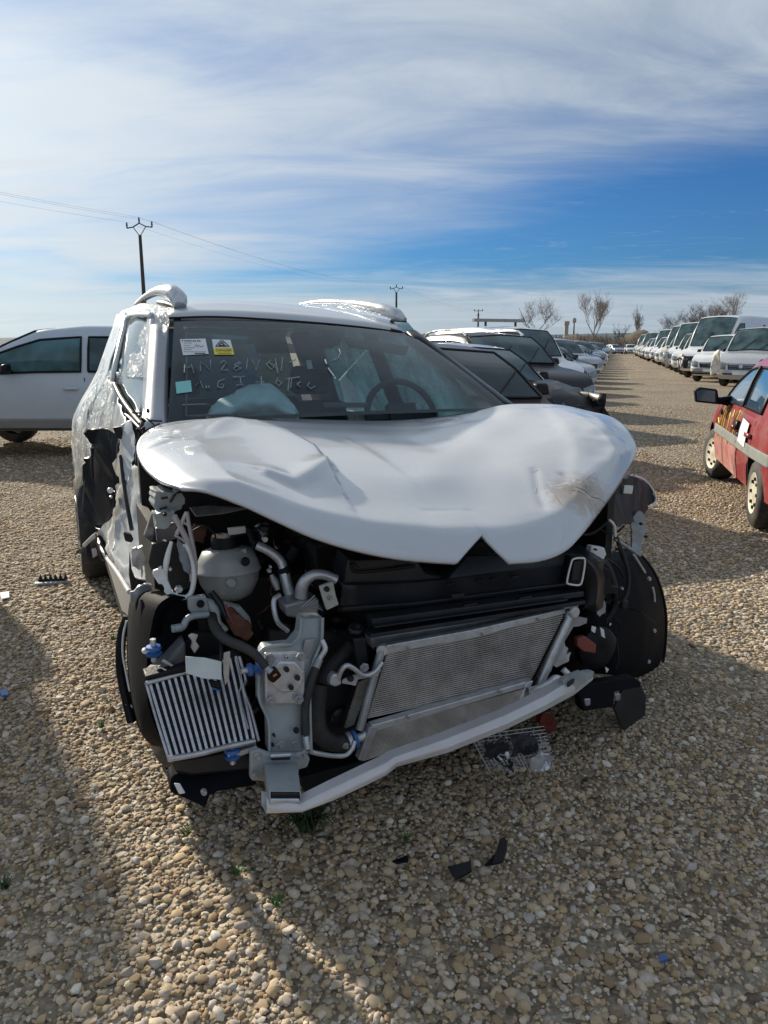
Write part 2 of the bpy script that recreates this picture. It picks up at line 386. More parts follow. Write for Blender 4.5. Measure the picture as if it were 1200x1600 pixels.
def pebmat():
    m = bpy.data.materials.new('pebble_stone'); m.use_nodes = True; t = m.node_tree; b = t.nodes['Principled BSDF']
    oi = N(t, 'ShaderNodeObjectInfo'); cr = N(t, 'ShaderNodeValToRGB'); t.links.new(oi.outputs['Random'], cr.inputs[0])
    cr.color_ramp.interpolation = 'LINEAR'; e = cr.color_ramp.elements
    e[0].color = (.24, .17, .10, 1); e[1].color = (.74, .69, .60, 1)
    for p, c in ((.12, (.34, .235, .13)), (.25, (.50, .37, .21)), (.38, (.42, .33, .23)), (.5, (.60, .455, .28)), (.60, (.42, .36, .30)), (.7, (.62, .50, .35)), (.80, (.48, .445, .40)), (.88, (.42, .26, .14)), (.94, (.63, .54, .41))):
        x = e.new(p); x.color = (*c, 1)
    co = N(t, 'ShaderNodeTexCoord'); nz = N(t, 'ShaderNodeTexNoise'); t.links.new(co.outputs['Object'], nz.inputs['Vector'])
    nz.inputs['Scale'].default_value = 2.2; nz.inputs['Detail'].default_value = 5
    c = rgbmix(t, mth(t, 'MULTIPLY', sstep(t, nz.outputs[0], .4, .7), .3), cr.outputs[0], (.26, .21, .15))
    t.links.new(c, b.inputs['Base Color']); b.inputs['Roughness'].default_value = .78; b.inputs['Specular IOR Level'].default_value = .3
    return m
M_PEB = pebmat()
random.seed(11)
peb_meshes = []
pcol = bpy.data.collections.new('pebble_shapes')
for i in range(9):
    bm = bmesh.new(); bmesh.ops.create_icosphere(bm, subdivisions=2 if i < 0 else 1, radius=1)
    sx, sy, sz = random.uniform(.8, 1.35), random.uniform(.65, 1.0), random.uniform(.42, .7)
    o3 = Vector((i * 7.3, 2.1, 5.5))
    for v in bm.verts:
        v.co *= 1 + .30 * noise.noise(v.co * 1.1 + o3)
        v.co = Vector((v.co.x * sx, v.co.y * sy, v.co.z * sz))
    me = bpy.data.meshes.new('pebble'); bm.to_mesh(me); bm.free(); me.materials.append(M_PEB)
    for p in me.polygons: p.use_smooth = True
    me.set_sharp_from_angle(angle=rad(48))
    peb_meshes.append(me)
    pcol.objects.link(bpy.data.objects.new('pebble_shape', me))
# loose gravel: points, sizes as an attribute, instanced stones
def sample_pts():
    rnd = random.Random(5); V = []; S = []
    def zone(d0, d1, dens, r0, r1):
        half = 0.60
        n = int(dens * half * (d1 * d1 - d0 * d0) )
        for _ in range(n):
            d = math.sqrt(rnd.uniform(d0 * d0, d1 * d1)); a = rnd.uniform(-half, half)
            x, y = d * math.sin(a) * 1.0, d * math.cos(a)
            s = min(r1, r0 * math.exp(abs(rnd.gauss(0, .55))))
            # patches where fines lie bare
            if noise.noise(Vector((x * .8, y * .8, 3))) > .38 and rnd.random() < .5: continue
            V.append((x, y, gz(x, y) + s * .12)); S.append(s)
    zone(.55, 4.2, 5600, .0046, .021)
    zone(4.2, 9, 2100, .0062, .020)
    zone(9, 13, 420, .009, .022)
    zone(13, 20, 110, .010, .022)
    return V, S
V, S = sample_pts()
me = bpy.data.meshes.new('loose_gravel'); me.from_pydata(V, [], []); at = me.attributes.new('scl', 'FLOAT', 'POINT'); at.data.foreach_set('value', S)
me.materials.append(M_PEB)
gravel = bpy.data.objects.new('loose_gravel', me); link(gravel); gravel['kind'] = 'stuff'
gravel['label'] = 'loose beige and grey stones covering the yard'
ng = bpy.data.node_groups.new('scatter_stones', 'GeometryNodeTree')
ng.interface.new_socket('Geometry', in_out='INPUT', socket_type='NodeSocketGeometry'); ng.interface.new_socket('Geometry', in_out='OUTPUT', socket_type='NodeSocketGeometry')
gi, go_ = ng.nodes.new('NodeGroupInput'), ng.nodes.new('NodeGroupOutput')
ip = ng.nodes.new('GeometryNodeInstanceOnPoints'); ci = ng.nodes.new('GeometryNodeCollectionInfo')
ci.inputs['Collection'].default_value = pcol; ci.inputs['Separate Children'].default_value = True; ci.inputs['Reset Children'].default_value = True
rv = ng.nodes.new('FunctionNodeRandomValue'); rv.data_type = 'FLOAT_VECTOR'; rv.inputs['Min'].default_value = (-.3, -.3, 0); rv.inputs['Max'].default_value = (.3, .3, 6.28)
na = ng.nodes.new('GeometryNodeInputNamedAttribute'); na.data_type = 'FLOAT'; na.inputs['Name'].default_value = 'scl'
ip.inputs['Pick Instance'].default_value = True
L = ng.links.new
L(gi.outputs[0], ip.inputs['Points']); L(ci.outputs[0], ip.inputs['Instance']); L(rv.outputs[0], ip.inputs['Rotation'])
L([s for s in na.outputs if s.enabled][0], ip.inputs['Scale']); L(ip.outputs[0], go_.inputs[0])
md = gravel.modifiers.new('scatter', 'NODES'); md.node_group = ng
# the stones that show largest are pieces of their own
rnd = random.Random(21)
placed = []
tries = 0
while len(placed) < 290 and tries < 20000:
    tries += 1
    d = rnd.uniform(1.15, 2.6); a = rnd.uniform(-.47, .47); x, y = d * math.sin(a), d * math.cos(a)
    if rnd.random() > 1.6 / d / d: continue
    s = rnd.uniform(.011, .019)
    if any((x - p[0]) ** 2 + (y - p[1]) ** 2 < (s + p[2]) ** 2 * 1.3 for p in placed): continue
    placed.append((x, y, s))
    o = bpy.data.objects.new('pebble', peb_meshes[len(placed) % 9]); link(o, ground)
    o.location = (x, y, gz(x, y) + s * .42); o.scale = (s, s, s); o.rotation_euler = (rnd.uniform(-.3, .3), rnd.uniform(-.3, .3), rnd.uniform(0, 6.28))

# far hills, earth bank and hedge at the end of the yard
M_HILL = mat('far_hazed_forest_hill', (.045, .075, .10), .95, var=.2, vscale=.01)  # distance haze put into the blue-green forest colour
h = MB(); rows = []
for j, (r, k) in enumerate(((2300, 0), (2500, .6), (2700, 1), (3000, .8))):
    rows.append([(r * math.sin(rad(x)), r * math.cos(rad(x)), -2 + k * (26 + 16 * noise.noise(Vector((x * .11, j * .3, 2))) + 10 * math.exp(-((x - 21) / 6) ** 2))) for x in range(-70, 71)])
h.grid(rows).build('hills', M_HILL, kind='structure', smooth=180)
M_SCRUB = mat('brown_scrub', (.085, .062, .042), .95, var=.35, vscale=.6, bump=.6, bscale=3, dirt=(.06, .065, .03), dirt_amt=.6, dirt_scale=.35)
M_TWIG = mat('bare_twigs', (.24, .21, .19), .9, var=.25, vscale=2)
M_TWIGD = mat('dark_twigs', (.12, .10, .09), .9, var=.25, vscale=2)
b = MB(); rows = []
for j, (r, z) in enumerate(((132, -.3), (134, 1.4), (138, 2.6), (146, 3.0), (160, 0))):
    rows.append([(r * math.sin(rad(x / 4)) + 0, r * math.cos(rad(x / 4)), z * (1 + .45 * noise.noise(Vector((x * .13, j * .4, 7)))) + (.5 * noise.noise(Vector((x * .9, j, 1))) if 0 < j < 4 else 0)) for x in range(-40, 150)])
b.grid(rows).build('bank', M_SCRUB, kind='structure', smooth=60)
# shrubs as a twig mass along the bank
rnd = random.Random(4); s = MB()
for k in range(2600):
    a = rad(rnd.uniform(5, 32)); r = rnd.uniform(131, 142)
    x, y = r * math.sin(a), r * math.cos(a); zt = 2.2 + 1.2 * noise.noise(Vector((a * 30, 3, 1)))
    p0 = Vector((x, y, rnd.uniform(.3, 2))); p1 = p0 + Vector((rnd.uniform(-.7, .7), rnd.uniform(-.5, .5), zt * rnd.uniform(.3, .75)))
    s.tube([p0, p0.lerp(p1, .5) + Vector((rnd.uniform(-.2, .2), 0, 0)), p1], [.05, .04, .015], 3, False)
so_ = s.build('scrub_hedge', M_TWIGD, kind='stuff', smooth=0); so_['label'] = 'brown leafless scrub along the far end of the yard'

def tree(loc, hgt_, spread, m, label, seed, levels=6, upright=.5, weight=1.0):
    hgt = hgt_ * .78; rnd = random.Random(seed); t = thing('bare_tree', label, 'tree', loc, 0, 'bare trees at the edge of the yard')
    tr = MB(); cr = MB()
    trunk_h = hgt * .28
    def branch(p, d, L_, r, lv):
        n = 3; pts = [p]; q = p
        for i in range(n):
            d = (d + Vector((rnd.uniform(-.22, .22), rnd.uniform(-.22, .22), rnd.uniform(-.05, .16)))).normalized()
            q = q + d * L_ / n; pts.append(q)
        (tr if lv == 0 else cr).tube(pts, [r, r * .85, r * .7, r * .55], 5 if lv < 2 else 3, False)
        if lv >= levels: return
        nb = rnd.choice((3, 4)) if lv < 3 else rnd.choice((3, 4))
        for k in range(nb):
            st = pts[rnd.choice((1, 2, 3, 3))] if lv else pts[rnd.choice((2, 3, 3))]
            ang = rnd.uniform(0, 6.28); out = Vector((math.cos(ang), math.sin(ang), 0)) * spread * 1.25
            nd = (d * upright + out * rnd.uniform(.5, 1) + Vector((0, 0, rnd.uniform(.2, .7)))).normalized()
            branch(st, nd, L_ * rnd.uniform(.58, .85), max(r * .55, .008), lv + 1)
    branch(Vector((0, 0, 0)), Vector((0, 0, 1)), trunk_h, hgt * .016 * weight, 0)
    tr.build('trunk', m, t, smooth=60); cr.build('crown', m, t, smooth=0)
    return t
def at(u, y): return (u - 600) / FPX * (y * math.cos(PITCH)+.3)
tree((at(838, 118), 118, 0), 13.3, .9, M_TWIG, 'wide bare tree left of the concrete towers, above the white van', 3, 6)
tree((at(926, 112), 112, 0), 12.5, .6, M_TWIG, 'tall pale bare tree with ivy grown trunk near the lane end', 8, 6, .8)
tree((at(965, 150), 150, 0), 11.0, .7, M_TWIGD, 'small dark bare tree right of the pale ivy grown one', 5, 4, .8, 1.3)
tree((at(996, 145), 145, 0), 11.9, .4, M_TWIG, 'thin narrow bare tree just left of the first red fronted van', 12, 6, 1.1)
tree((at(1045, 140), 140, 0), 10.2, 1.0, M_TWIGD, 'low round bare tree showing over the cream roofed van', 14, 6)
tree((at(1088, 120), 120, 0), 11.5, .8, M_TWIGD, 'small bare tree top between two white van roofs', 17, 6)
tree((at(1127, 110), 110, 0), 12.5, .7, M_TWIG, 'bare tree rising behind the tall roof of the damaged van', 19, 6)
tree((at(1114, 125), 125, 0), 12.5, .5, M_TWIG, 'slim bare tree rising behind the tall van roof, left of its neighbour', 23, 6)

# far poles and chimney
M_CONC = mat('weathered_concrete', (.33, .31, .28), .85)
M_POLE = mat('tarred_wood_pole', (.06, .055, .05), .85, var=.2, vscale=3)
M_WIRE = mat('dull_wire', (.12, .12, .13), .6, .3)
c = thing('silo_tower', 'small pale concrete tower with square head beyond the trees', 'tower', (at(883, 190), 190, 0))
MB().box((0, 0, 3.2), (.9, .9, 6.0)).build('shaft', M_CONC, c); MB().box((0, 0, 6.5), (1.2, 1.2, .9)).build('head', M_CONC, c)
c = thing('lamp_mast', 'slim grey mast with thick head beside the concrete tower', 'mast', (at(895, 190), 190, 0))
MB().tube([(0, 0, 0), (0, 0, 6.5)], [.22, .15], 8).build('shaft', M_POLE, c); MB().lathe([(.1, 6.5), (.5, 6.7), (.45, 7.6), (.1, 7.8)], (0, 0, 0), n=10).build('head', M_CONC, c)

# power line
def pole(loc, hgt, label, flat=False, rz=0, k=1.0):
    t = thing('power_pole', label, 'power pole', loc, rz, 'power poles crossing the sky')
    MB().tube([(0, 0, 0), (0, 0, hgt * .5), (0, 0, hgt - .9)], [.17 * k, .14 * k, .11 * k], 10).build('post', M_POLE, t)
    a = MB(); tops = []
    if not flat:
        pts = [(-.98, 0, hgt - .42), (-.5, 0, hgt - .36), (0, 0, hgt - .12), (.5, 0, hgt - .36), (.98, 0, hgt - .42)]
        a.tube(pts, .045 * k, 6)
        a.tube([(-.5, 0, hgt - .36), (0, 0, hgt - 1.0)], .03 * k, 5); a.tube([(.5, 0, hgt - .36), (0, 0, hgt - 1.0)], .03 * k, 5)
        tops = [(-.98, hgt - .42), (0, hgt - .12), (.98, hgt - .42)]
    else:
        a.box((0, 0, hgt - .25), (2.5, .16, .14)); a.box((0, 0, hgt - 1.3), (1.1, .14, .12)); a.box((0, 0, hgt - .8), (.2, .16, .9))
        tops = [(-1.1, hgt - .2), (0, hgt - .2), (1.1, hgt - .2)]
    a.build('crossarm', M_POLE, t)
    for x, z in tops:
        MB().lathe([(.02, 0), (.07 * k, .05), (.04 * k, .12), (.08 * k, .2), (.04 * k, .28), (.07 * k, .34), (.01, .4)], (x, 0, z), n=8).build('insulator', M_POLE, t)
    return [Vector((loc[0] + x * math.cos(rz), loc[1] + x * math.sin(rz), z + .4)) for x, z in tops]
PR = rad(-14)
pw = [pole((-36.5, -11, 0), 9.9, 'power pole behind the viewer', rz=PR), pole((at(232, 56), 56, 0), 9.85, 'tall dark power pole rising behind the wrecked car roof, nearest of the three', rz=PR),
      pole((at(619, 124), 124, 0), 10.4, 'power pole standing right behind the right roof rail', rz=PR, k=1.3), pole((at(746, 208), 208, 0), 10.4, 'farthest power pole with a flat double crossarm, above the white van', True, rz=PR, k=1.8)]
w = MB()
for A, B in ((pw[0], pw[1]), (pw[1], pw[2]), (pw[2], pw[3])):
    for p, q in zip(A, B):
        pts = [p.lerp(q, i / 16) - Vector((0, 0, 1.1 * 4 * (i / 16) * (1 - i / 16))) for i in range(17)]
        w.tube(pts, .0045, 4, False)
tag(w.build('power_lines', M_WIRE), 'three thin sagging wires strung between the power poles', 'wire')
# ================================================================ OTHER VEHICLES
# local frame of every vehicle: nose towards -Y, origin on the ground under its centre
PAINTS = {}
def paint(name, col, metal=0.0, dirt=.25, rough=.3):
    dk = max(col) < .1
    if name not in PAINTS:
        PAINTS[name] = mat('paint_' + name, col, rough + (.1 if dk else 0), metal, .12 if dk else .6, .05, 2.5, spec=.25 if dk else .5, dirt=(.30, .27, .22), dirt_amt=dirt * (.4 if dk else 1), dirt_scale=2.5, rvar=.06)
    return PAINTS[name]
M_WELL = mat('dark_wheel_well', (.008, .008, .008), .9)
M_GRILLE = mat('grille_black', (.015, .016, .018), .4)
M_CHROME = mat('chrome_trim', (.6, .6, .62), .15, .95)
M_GUTS = mat('crushed_metal', (.22, .22, .23), .5, .5, 0, .6, 18, dirt=(.03, .03, .03), dirt_amt=.9, dirt_scale=14, bump=.6, bscale=22)
TYPES = {
 #            L    W     H    hood  ws0   ws1   rt    rb   belt  sill wb   wr  roofw
 'hatch':  (3.95, 1.70, 1.45, .92, 1.02, 1.75, 3.25, 3.85, .93, .22, 2.5, .30, .74),
 'small':  (3.70, 1.60, 1.38, .86, .98, 1.65, 3.05, 3.60, .86, .22, 2.40, .28, .74),
 'saloon': (4.45, 1.76, 1.44, .93, 1.15, 1.95, 3.35, 4.05, .92, .22, 2.65, .31, .72),
 'suv':    (4.40, 1.82, 1.68, 1.05, 1.15, 1.80, 3.75, 4.30, 1.05, .32, 2.62, .35, .76),
 'bigsuv': (4.60, 1.84, 1.70, 1.05, 1.00, 2.00, 3.90, 4.50, 1.05, .34, 2.75, .35, .76),
 'estate': (4.35, 1.82, 1.66, 1.06, 1.15, 1.85, 3.75, 4.25, 1.05, .32, 2.67, .34, .78),
 'combi':  (4.25, 1.80, 1.84, 1.12, .95, 1.55, 4.05, 4.20, 1.10, .24, 2.69, .31, .86),
 'midvan': (4.90, 1.95, 2.06, 1.18, .82, 1.62, 4.72, 4.85, 1.15, .26, 3.05, .33, .88),
 'van':    (5.50, 2.00, 2.72, 1.28, .85, 1.70, 5.35, 5.45, 1.28, .30, 3.40, .35, .88),
}
def lerp(a, b, t): return a + (b - a) * t
def car_body(typ, crush=0.0, seed=0):
    L_, W, H, hood, ws0, ws1, rt, rb, belt, sill, wb, wr, rw = TYPES[typ]
    hw = W / 2; van = typ in ('van', 'midvan', 'combi')
    # stations: y from nose, half width factor, top z, cabin factor
    nose_z = hood * .70
    st = [(0.0, .74, nose_z - .10), (.05, .86, nose_z + .02), (.16, .94, hood * .84), (.40, .98, hood * .92), (ws0 * .72, 1.0, hood * .975), (ws0, 1.0, hood),
          (lerp(ws0, ws1, .5), 1.0, lerp(hood, H, .58)), (ws1, 1.0, H - .05), (lerp(ws1, rt, .3), 1.0, H), (lerp(ws1, rt, .7), 1.0, H - .01), (rt, .99, H - (.03 if van else .09)),
          (lerp(rt, rb, .6), .975, lerp(H, belt, .5) if not van else H - .12), (rb, .95, belt + (.0 if not van else .5)), (L_, .86, belt * .85 if not van else belt)]
    ys = []
    for i in range(len(st) - 1):
        k = 4 if st[i + 1][0] - st[i][0] > .25 else 2
        ys += [lerp(st[i][0], st[i + 1][0], j / k) for j in range(k)]
    ys.append(L_)
    def prof(y):
        for i in range(len(st) - 1):
            if y <= st[i + 1][0] + 1e-6:
                t = (y - st[i][0]) / (st[i + 1][0] - st[i][0]); return lerp(st[i][1], st[i + 1][1], t), lerp(st[i][2], st[i + 1][2], t)
        return st[-1][1], st[-1][2]
    def sm(y):
        d = .05; a = [prof(min(max(y + k * d, 0), L_)) for k in (-1, 0, 1)]
        return (a[0][0] + 2 * a[1][0] + a[2][0]) / 4, (a[0][1] + 2 * a[1][1] + a[2][1]) / 4
    def sec(y):
        wf, zt = sm(y); w = hw * wf
        cab = max(0, min(1, (zt - belt) / (H - belt - .05)))
        zb = sill + (.12 if y < .25 or y > L_ - .2 else 0)
        bz = min(belt, zt - .035)
        rwid = w * lerp(.93, rw, cab)
        lo = bz - zb
        return [(0, zb), (w * .84, zb), (w * .965, zb + .05), (w, zb + lo * .38), (w * .995, zb + lo * .62), (w * .975, zb + lo * .86), (w * .94, bz),
                (lerp(w * .94, rwid, .5) + .012 * cab, lerp(bz, zt, .5)), (rwid, lerp(bz, zt, .90)), (rwid - .05, lerp(bz, zt, .97)), (rwid * .62, zt), (0, zt + .025)]
    rows = []
    for y in ys:
        s = sec(y); row = [(x, y - L_ / 2, z) for x, z in s] + [(-x, y - L_ / 2, z) for x, z in s[-2:0:-1]]
        rows.append(row + [row[0]])
    m = MB(); m.grid(rows)
    n = len(rows[0]) - 1
    m.add(rows[0][:-1], [tuple(range(n))]); m.add(rows[-1][:-1], [tuple(range(n))[::-1]])
    me = m.mesh('body')
    bm = bmesh.new(); bm.from_mesh(me)
    if crush:
        o3 = Vector((seed * 3.7, seed * 1.3, 0))
        side = -1 if seed % 2 else 1
        for v in bm.verts:
            k = max(0, 1 - (v.co.y + L_ / 2) / 1.15) * (0.6 + .4 * side * (v.co.x / hw))
            nv = noise.noise_vector(v.co * 3.2 + o3)
            v.co += Vector((nv.x * .12, k * .30 + nv.y * .14, nv.z * .10)) * k * crush
    bm.to_mesh(me); bm.free()
    return me, sec, ys
WHEEL_HOLES = [True]
def wheel(parent, x, y, r, side, rim=M_RIM, steer=0.0, w=.2):
    M = Matrix.Rotation(steer, 3, 'Z')
    prof = [(r * .62, -w / 2), (r * .9, -w / 2), (r * .985, -w / 2 + .025), (r, -w / 4), (r, w / 4), (r * .985, w / 2 - .025), (r * .9, w / 2), (r * .62, w / 2)]
    wh = MB().lathe(prof + [prof[0]], (x, y, r * .985), 'x', 28, M).build('wheel', M_TYRE, parent, smooth=50)
    o = side * w / 2
    pr = [(r * .62, o * .9), (r * .60, o * 1.02), (r * .52, o * .9), (r * .30, o * .82), (r * .13, o * .98), (.001, o * 1.0)]
    MB().lathe(pr, (x, y, r * .985), 'x', 20, M).build('rim', rim, wh, smooth=50)
    key = (round(r, 3), side, round(steer, 2), round(w, 2))
    for k in range(8 if WHEEL_HOLES[0] else 0):
        a = k * math.pi / 4; h = MB()
        h.lathe([(.001, o * 1.01), (r * .055, o * 1.0), (r * .055, o * .8)], Vector((x, y, r * .985)) + M @ Vector((0, math.cos(a) * r * .41, math.sin(a) * r * .41)), 'x', 6, M)
        h.build('rim_hole', M_WELL, wh, smooth=0)
    return wh
def patch(bvh, poly, axis, m, name, parent, off=.008, sub=5, label=None, deep=0, smooth=50):
    """poly in (u, z); axis 'f' shoots +Y from the nose, 'r','l' shoot from the side; quad poly is gridded"""
    q = [Vector((p[0], p[1], 0)) for p in poly]
    rows = []
    nu, nv = sub, max(2, sub // 2 + 1)
    for j in range(nv + 1):
        a = q[0].lerp(q[3], j / nv); b_ = q[1].lerp(q[2], j / nv); row = []
        for i in range(nu + 1):
            p = a.lerp(b_, i / nu)
            if axis == 'f': o, d = Vector((p.x, -6, p.y)), Vector((0, 1, 0))
            elif axis == 'r': o, d = Vector((4, p.x, p.y)), Vector((-1, 0, 0))
            elif axis == 'l': o, d = Vector((-4, p.x, p.y)), Vector((1, 0, 0))
            elif axis == 't': o, d = Vector((p.x, p.y, 5)), Vector((0, 0, -1))
            h = bvh.ray_cast(o, d)
            if h[0] is None: row.append(None)
            else: row.append(h[0] - d * off)
        rows.append(row)
    allp = [p for r in rows for p in r if p]
    if len(allp) < 4: return None
    for r in rows:
        good = [p for p in r if p]
        if not good: return None
        for i, p in enumerate(r):
            if p is None: r[i] = min(good, key=lambda g_: abs(r.index(g_) - i)).copy()
    o = MB().grid(rows).build(name, m, parent, smooth=smooth, solid=deep, label=label)
    return o
def vehicle(typ, label, cat, loc, rz, pm, group=None, name=None, crush=0.0, seed=0, glass=None, grille='bar', plate=True, bumper='body', rails=False,
            rim=M_RIM, detail=2, hole=0, mirror=True, lampm=None, clad=False, steer=0, guts=False):
    L_, W, H, hood, ws0, ws1, rt, rb, belt, sill, wb, wr, rw = TYPES[typ]
    glass = glass or M_GLASST
    t = thing(name or {'van': 'parked_van', 'midvan': 'parked_van', 'combi': 'parked_van', 'suv': 'parked_suv'}.get(typ, 'parked_car'), label, cat, loc, rz, group)
    hw = W / 2; N0 = -L_ / 2
    me, sec, ys = car_body(typ, crush, seed)
    me.materials.append(pm); me.materials.append(M_WELL)
    fa = N0 + (L_ - wb) * .47; ra = fa + wb
    bo = bpy.data.objects.new('body', me)
    bm = bmesh.new(); bm.from_mesh(me); bvh = BVHTree.FromBMesh(bm); bm.free()
    C.objects.link(bo)
    cut = MB()
    for y in (fa, ra):
        for s in (-1, 1):
            k = 22; R_ = wr * 1.16
            a = [(s * (hw + .1), y + R_ * math.cos(6.2832 * i / k), wr + .02 + R_ * math.sin(6.2832 * i / k)) for i in range(k)]
            cut.prism(a, (-s * .38, 0, 0))
    cme = cut.mesh('cut'); cme.materials.append(pm); cme.materials.append(M_WELL)
    for p in cme.polygons: p.material_index = 1
    co = bpy.data.objects.new('cut', cme); C.objects.link(co)
    md = bo.modifiers.new('b', 'BOOLEAN'); md.object = co; md.operation = 'DIFFERENCE'; md.solver = 'EXACT'
    try: md.material_mode = 'INDEX'
    except Exception: pass
    dg = bpy.context.evaluated_depsgraph_get()
    nm = bpy.data.meshes.new_from_object(bo.evaluated_get(dg)); bpy.data.objects.remove(co, do_unlink=True)
    bo.modifiers.clear()
    if len(nm.polygons) > 100: bo.data = nm
    for p in bo.data.polygons: p.use_smooth = True
    bo.data.set_sharp_from_angle(angle=rad(38)); bo.name = 'body'; bo.data.name = 'body'
    bo.parent = t; KIDS.setdefault(t.name, []).append(bo)
    for y in (fa, ra):
        for s in (-1, 1): wheel(t, s * (hw - .12), y, wr, s, rim, steer if y == fa else 0)
    # windscreen: follows the body between the screen base and the roof
    def surf(y, fx, off=.008):
        s = sec(y + L_ / 2); xe, ze = s[8]; xm, zm = s[10]
        x = fx * xe * .95; z = s[11][1] - (s[11][1] - ze) * abs(fx) ** 3
        return x, z
    rows = []
    for j in range(7):
        y = N0 + lerp(ws0 + .05, ws1 - .05, j / 6); row = []
        for i in range(9):
            fx = -1 + 2 * i / 8
            h = None; x, z = surf(y, fx * .97)
            h = bvh.ray_cast(Vector((x, y, 5)), Vector((0, 0, -1)))
            row.append((h[0] if h[0] is not None else Vector((x, y, z))) + Vector((0, -.006, .009)))
        rows.append(row)
    MB().grid(rows).build('windscreen', glass, t, smooth=180)
    if detail > 1:
        ring = list(rows[0]) + [r[-1] for r in rows[1:]] + list(reversed(rows[-1]))[1:] + [r[0] for r in reversed(rows[:-1])]
        MB().tube(ring, .013, 5, False).build('windscreen_seal', M_BLACK, t)
    if typ not in ('van', 'midvan', 'combi') or True:
        rows = []
        for j in range(4):
            y = N0 + lerp(rt + .05, rb - .03, j / 3) ; row = []
            for i in range(7):
                x, z = surf(y, (-1 + 2 * i / 6) * .88); h = bvh.ray_cast(Vector((x, y, 5)), Vector((0, 0, -1)))
                row.append((h[0] if h[0] is not None else Vector((x, y, z))) + Vector((0, .006, .009)))
            rows.append(row)
        if typ not in ('van', 'midvan', 'combi'): MB().grid(rows).build('rear_window', glass, t, smooth=180)
    # side windows
    def side_win(y0, y1, s, lo=.10, hi=.84):
        rows = []
        for j in range(6):
            y = lerp(y0, y1, j / 5); q = sec(y + L_ / 2); (x0, z0), (xm, zm), (x1, z1) = q[6], q[7], q[8]; row = []
            for k in range(4):
                f = lerp(lo, hi, k / 3)
                if f < .55: x, z = lerp(x0, xm, f / .55), lerp(z0, zm, f / .55)
                else: x, z = lerp(xm, x1, (f - .55) / .45), lerp(zm, z1, (f - .55) / .45)
                o_ = Vector((s * 5, y, lerp(z0, z1, f))); h = bvh.ray_cast(o_, Vector((-s, 0, 0)))
                row.append((h[0] if h[0] is not None else Vector((s * x, y, lerp(z0, z1, f)))) + Vector((s * .010, 0, 0)))
            rows.append(row)
        wo_ = MB().grid(rows).build('side_window', glass, t, smooth=180)
        if detail > 1:
            ring = list(rows[0]) + [r[-1] for r in rows[1:]] + list(reversed(rows[-1]))[1:] + [r[0] for r in reversed(rows[:-1])]
            MB().tube(ring, .016, 5, False).build('window_seal', M_BLACK, wo_)
        return wo_
    wf0 = N0 + lerp(ws0, ws1, .24); bp = N0 + lerp(ws1, rt, .30 if typ != 'van' else .14)
    for s in (-1, 1):
        side_win(wf0, bp, s)
        if typ in ('van', 'midvan'): continue
        if typ == 'combi': side_win(bp + .12, bp + 1.0, s); continue
        cp = N0 + lerp(ws1, rt, .86)
        side_win(bp + .10, cp, s)
    # nose
    lm = lampm or M_LAMP
    gz0, gz1 = hood * .50, hood * .68
    if not guts:
        if grille == 'bar':
            patch(bvh, [(-hw * .45, gz0), (hw * .45, gz0), (hw * .5, gz1), (-hw * .5, gz1)], 'f', M_GRILLE, 'grille', t, .012, 6)
            if detail > 1:
                for k in range(3):
                    z = lerp(gz0, gz1, (k + .5) / 3); patch(bvh, [(-hw * .44, z - .010), (hw * .44, z - .010), (hw * .44, z + .010), (-hw * .44, z + .010)], 'f', M_CHROME, 'grille_bar', t, .024, 6)
            patch(bvh, [(-.06, lerp(gz0, gz1, .25)), (.06, lerp(gz0, gz1, .25)), (.06, lerp(gz0, gz1, .9)), (-.06, lerp(gz0, gz1, .9))], 'f', M_CHROME, 'badge', t, .03, 2)
        bmx = M_BLACK if bumper == 'black' else M_GRILLE
        lo0 = sill + .16
        patch(bvh, [(-hw * .62, lo0), (hw * .62, lo0), (hw * .66, hood * .40), (-hw * .66, hood * .40)], 'f', bmx, 'lower_grille', t, .010, 6)
        if bumper == 'black':
            patch(bvh, [(-hw * .93, hood * .36), (hw * .93, hood * .36), (hw * .93, hood * .48), (-hw * .93, hood * .48)], 'f', M_CLAD, 'bumper', t, .045, 10, deep=.04)
            patch(bvh, [(-hw * .9, sill + .05), (hw * .9, sill + .05), (hw * .93, hood * .355), (-hw * .93, hood * .355)], 'f', M_BLACK, 'bumper_skirt', t, .035, 8, deep=.03)
        if plate: patch(bvh, [(-.26, hood * .36), (.26, hood * .36), (.26, hood * .36 + .11), (-.26, hood * .36 + .11)], 'f', M_PLATE, 'number_plate', t, .06, 2)
        for s in (-1, 1):
            a_ = [(s * hw * .54, gz0 + .01), (s * hw * .86, gz0 + .05), (s * hw * .90, gz1 + .09), (s * hw * .56, gz1 + .02)]
            if s < 0: a_ = [a_[1], a_[0], a_[3], a_[2]]
            patch(bvh, a_, 'f', lm, 'headlight', t, .014, 5)
    else:   # front torn open: dark cavity, radiator and hanging bits
        rr = random.Random(seed + 40)
        patch(bvh, [(-hw * .85, sill + .12), (hw * .85, sill + .12), (hw * .85, hood * .74), (-hw * .85, hood * .74)], 'f', M_DEEP, 'engine_opening', t, .02, 8)
        patch(bvh, [(-hw * .42, sill + .2), (hw * .42, sill + .2), (hw * .44, hood * .60), (-hw * .44, hood * .60)], 'f', M_ALUD, 'radiator', t, .05, 4, deep=.03)
        g_ = MB()
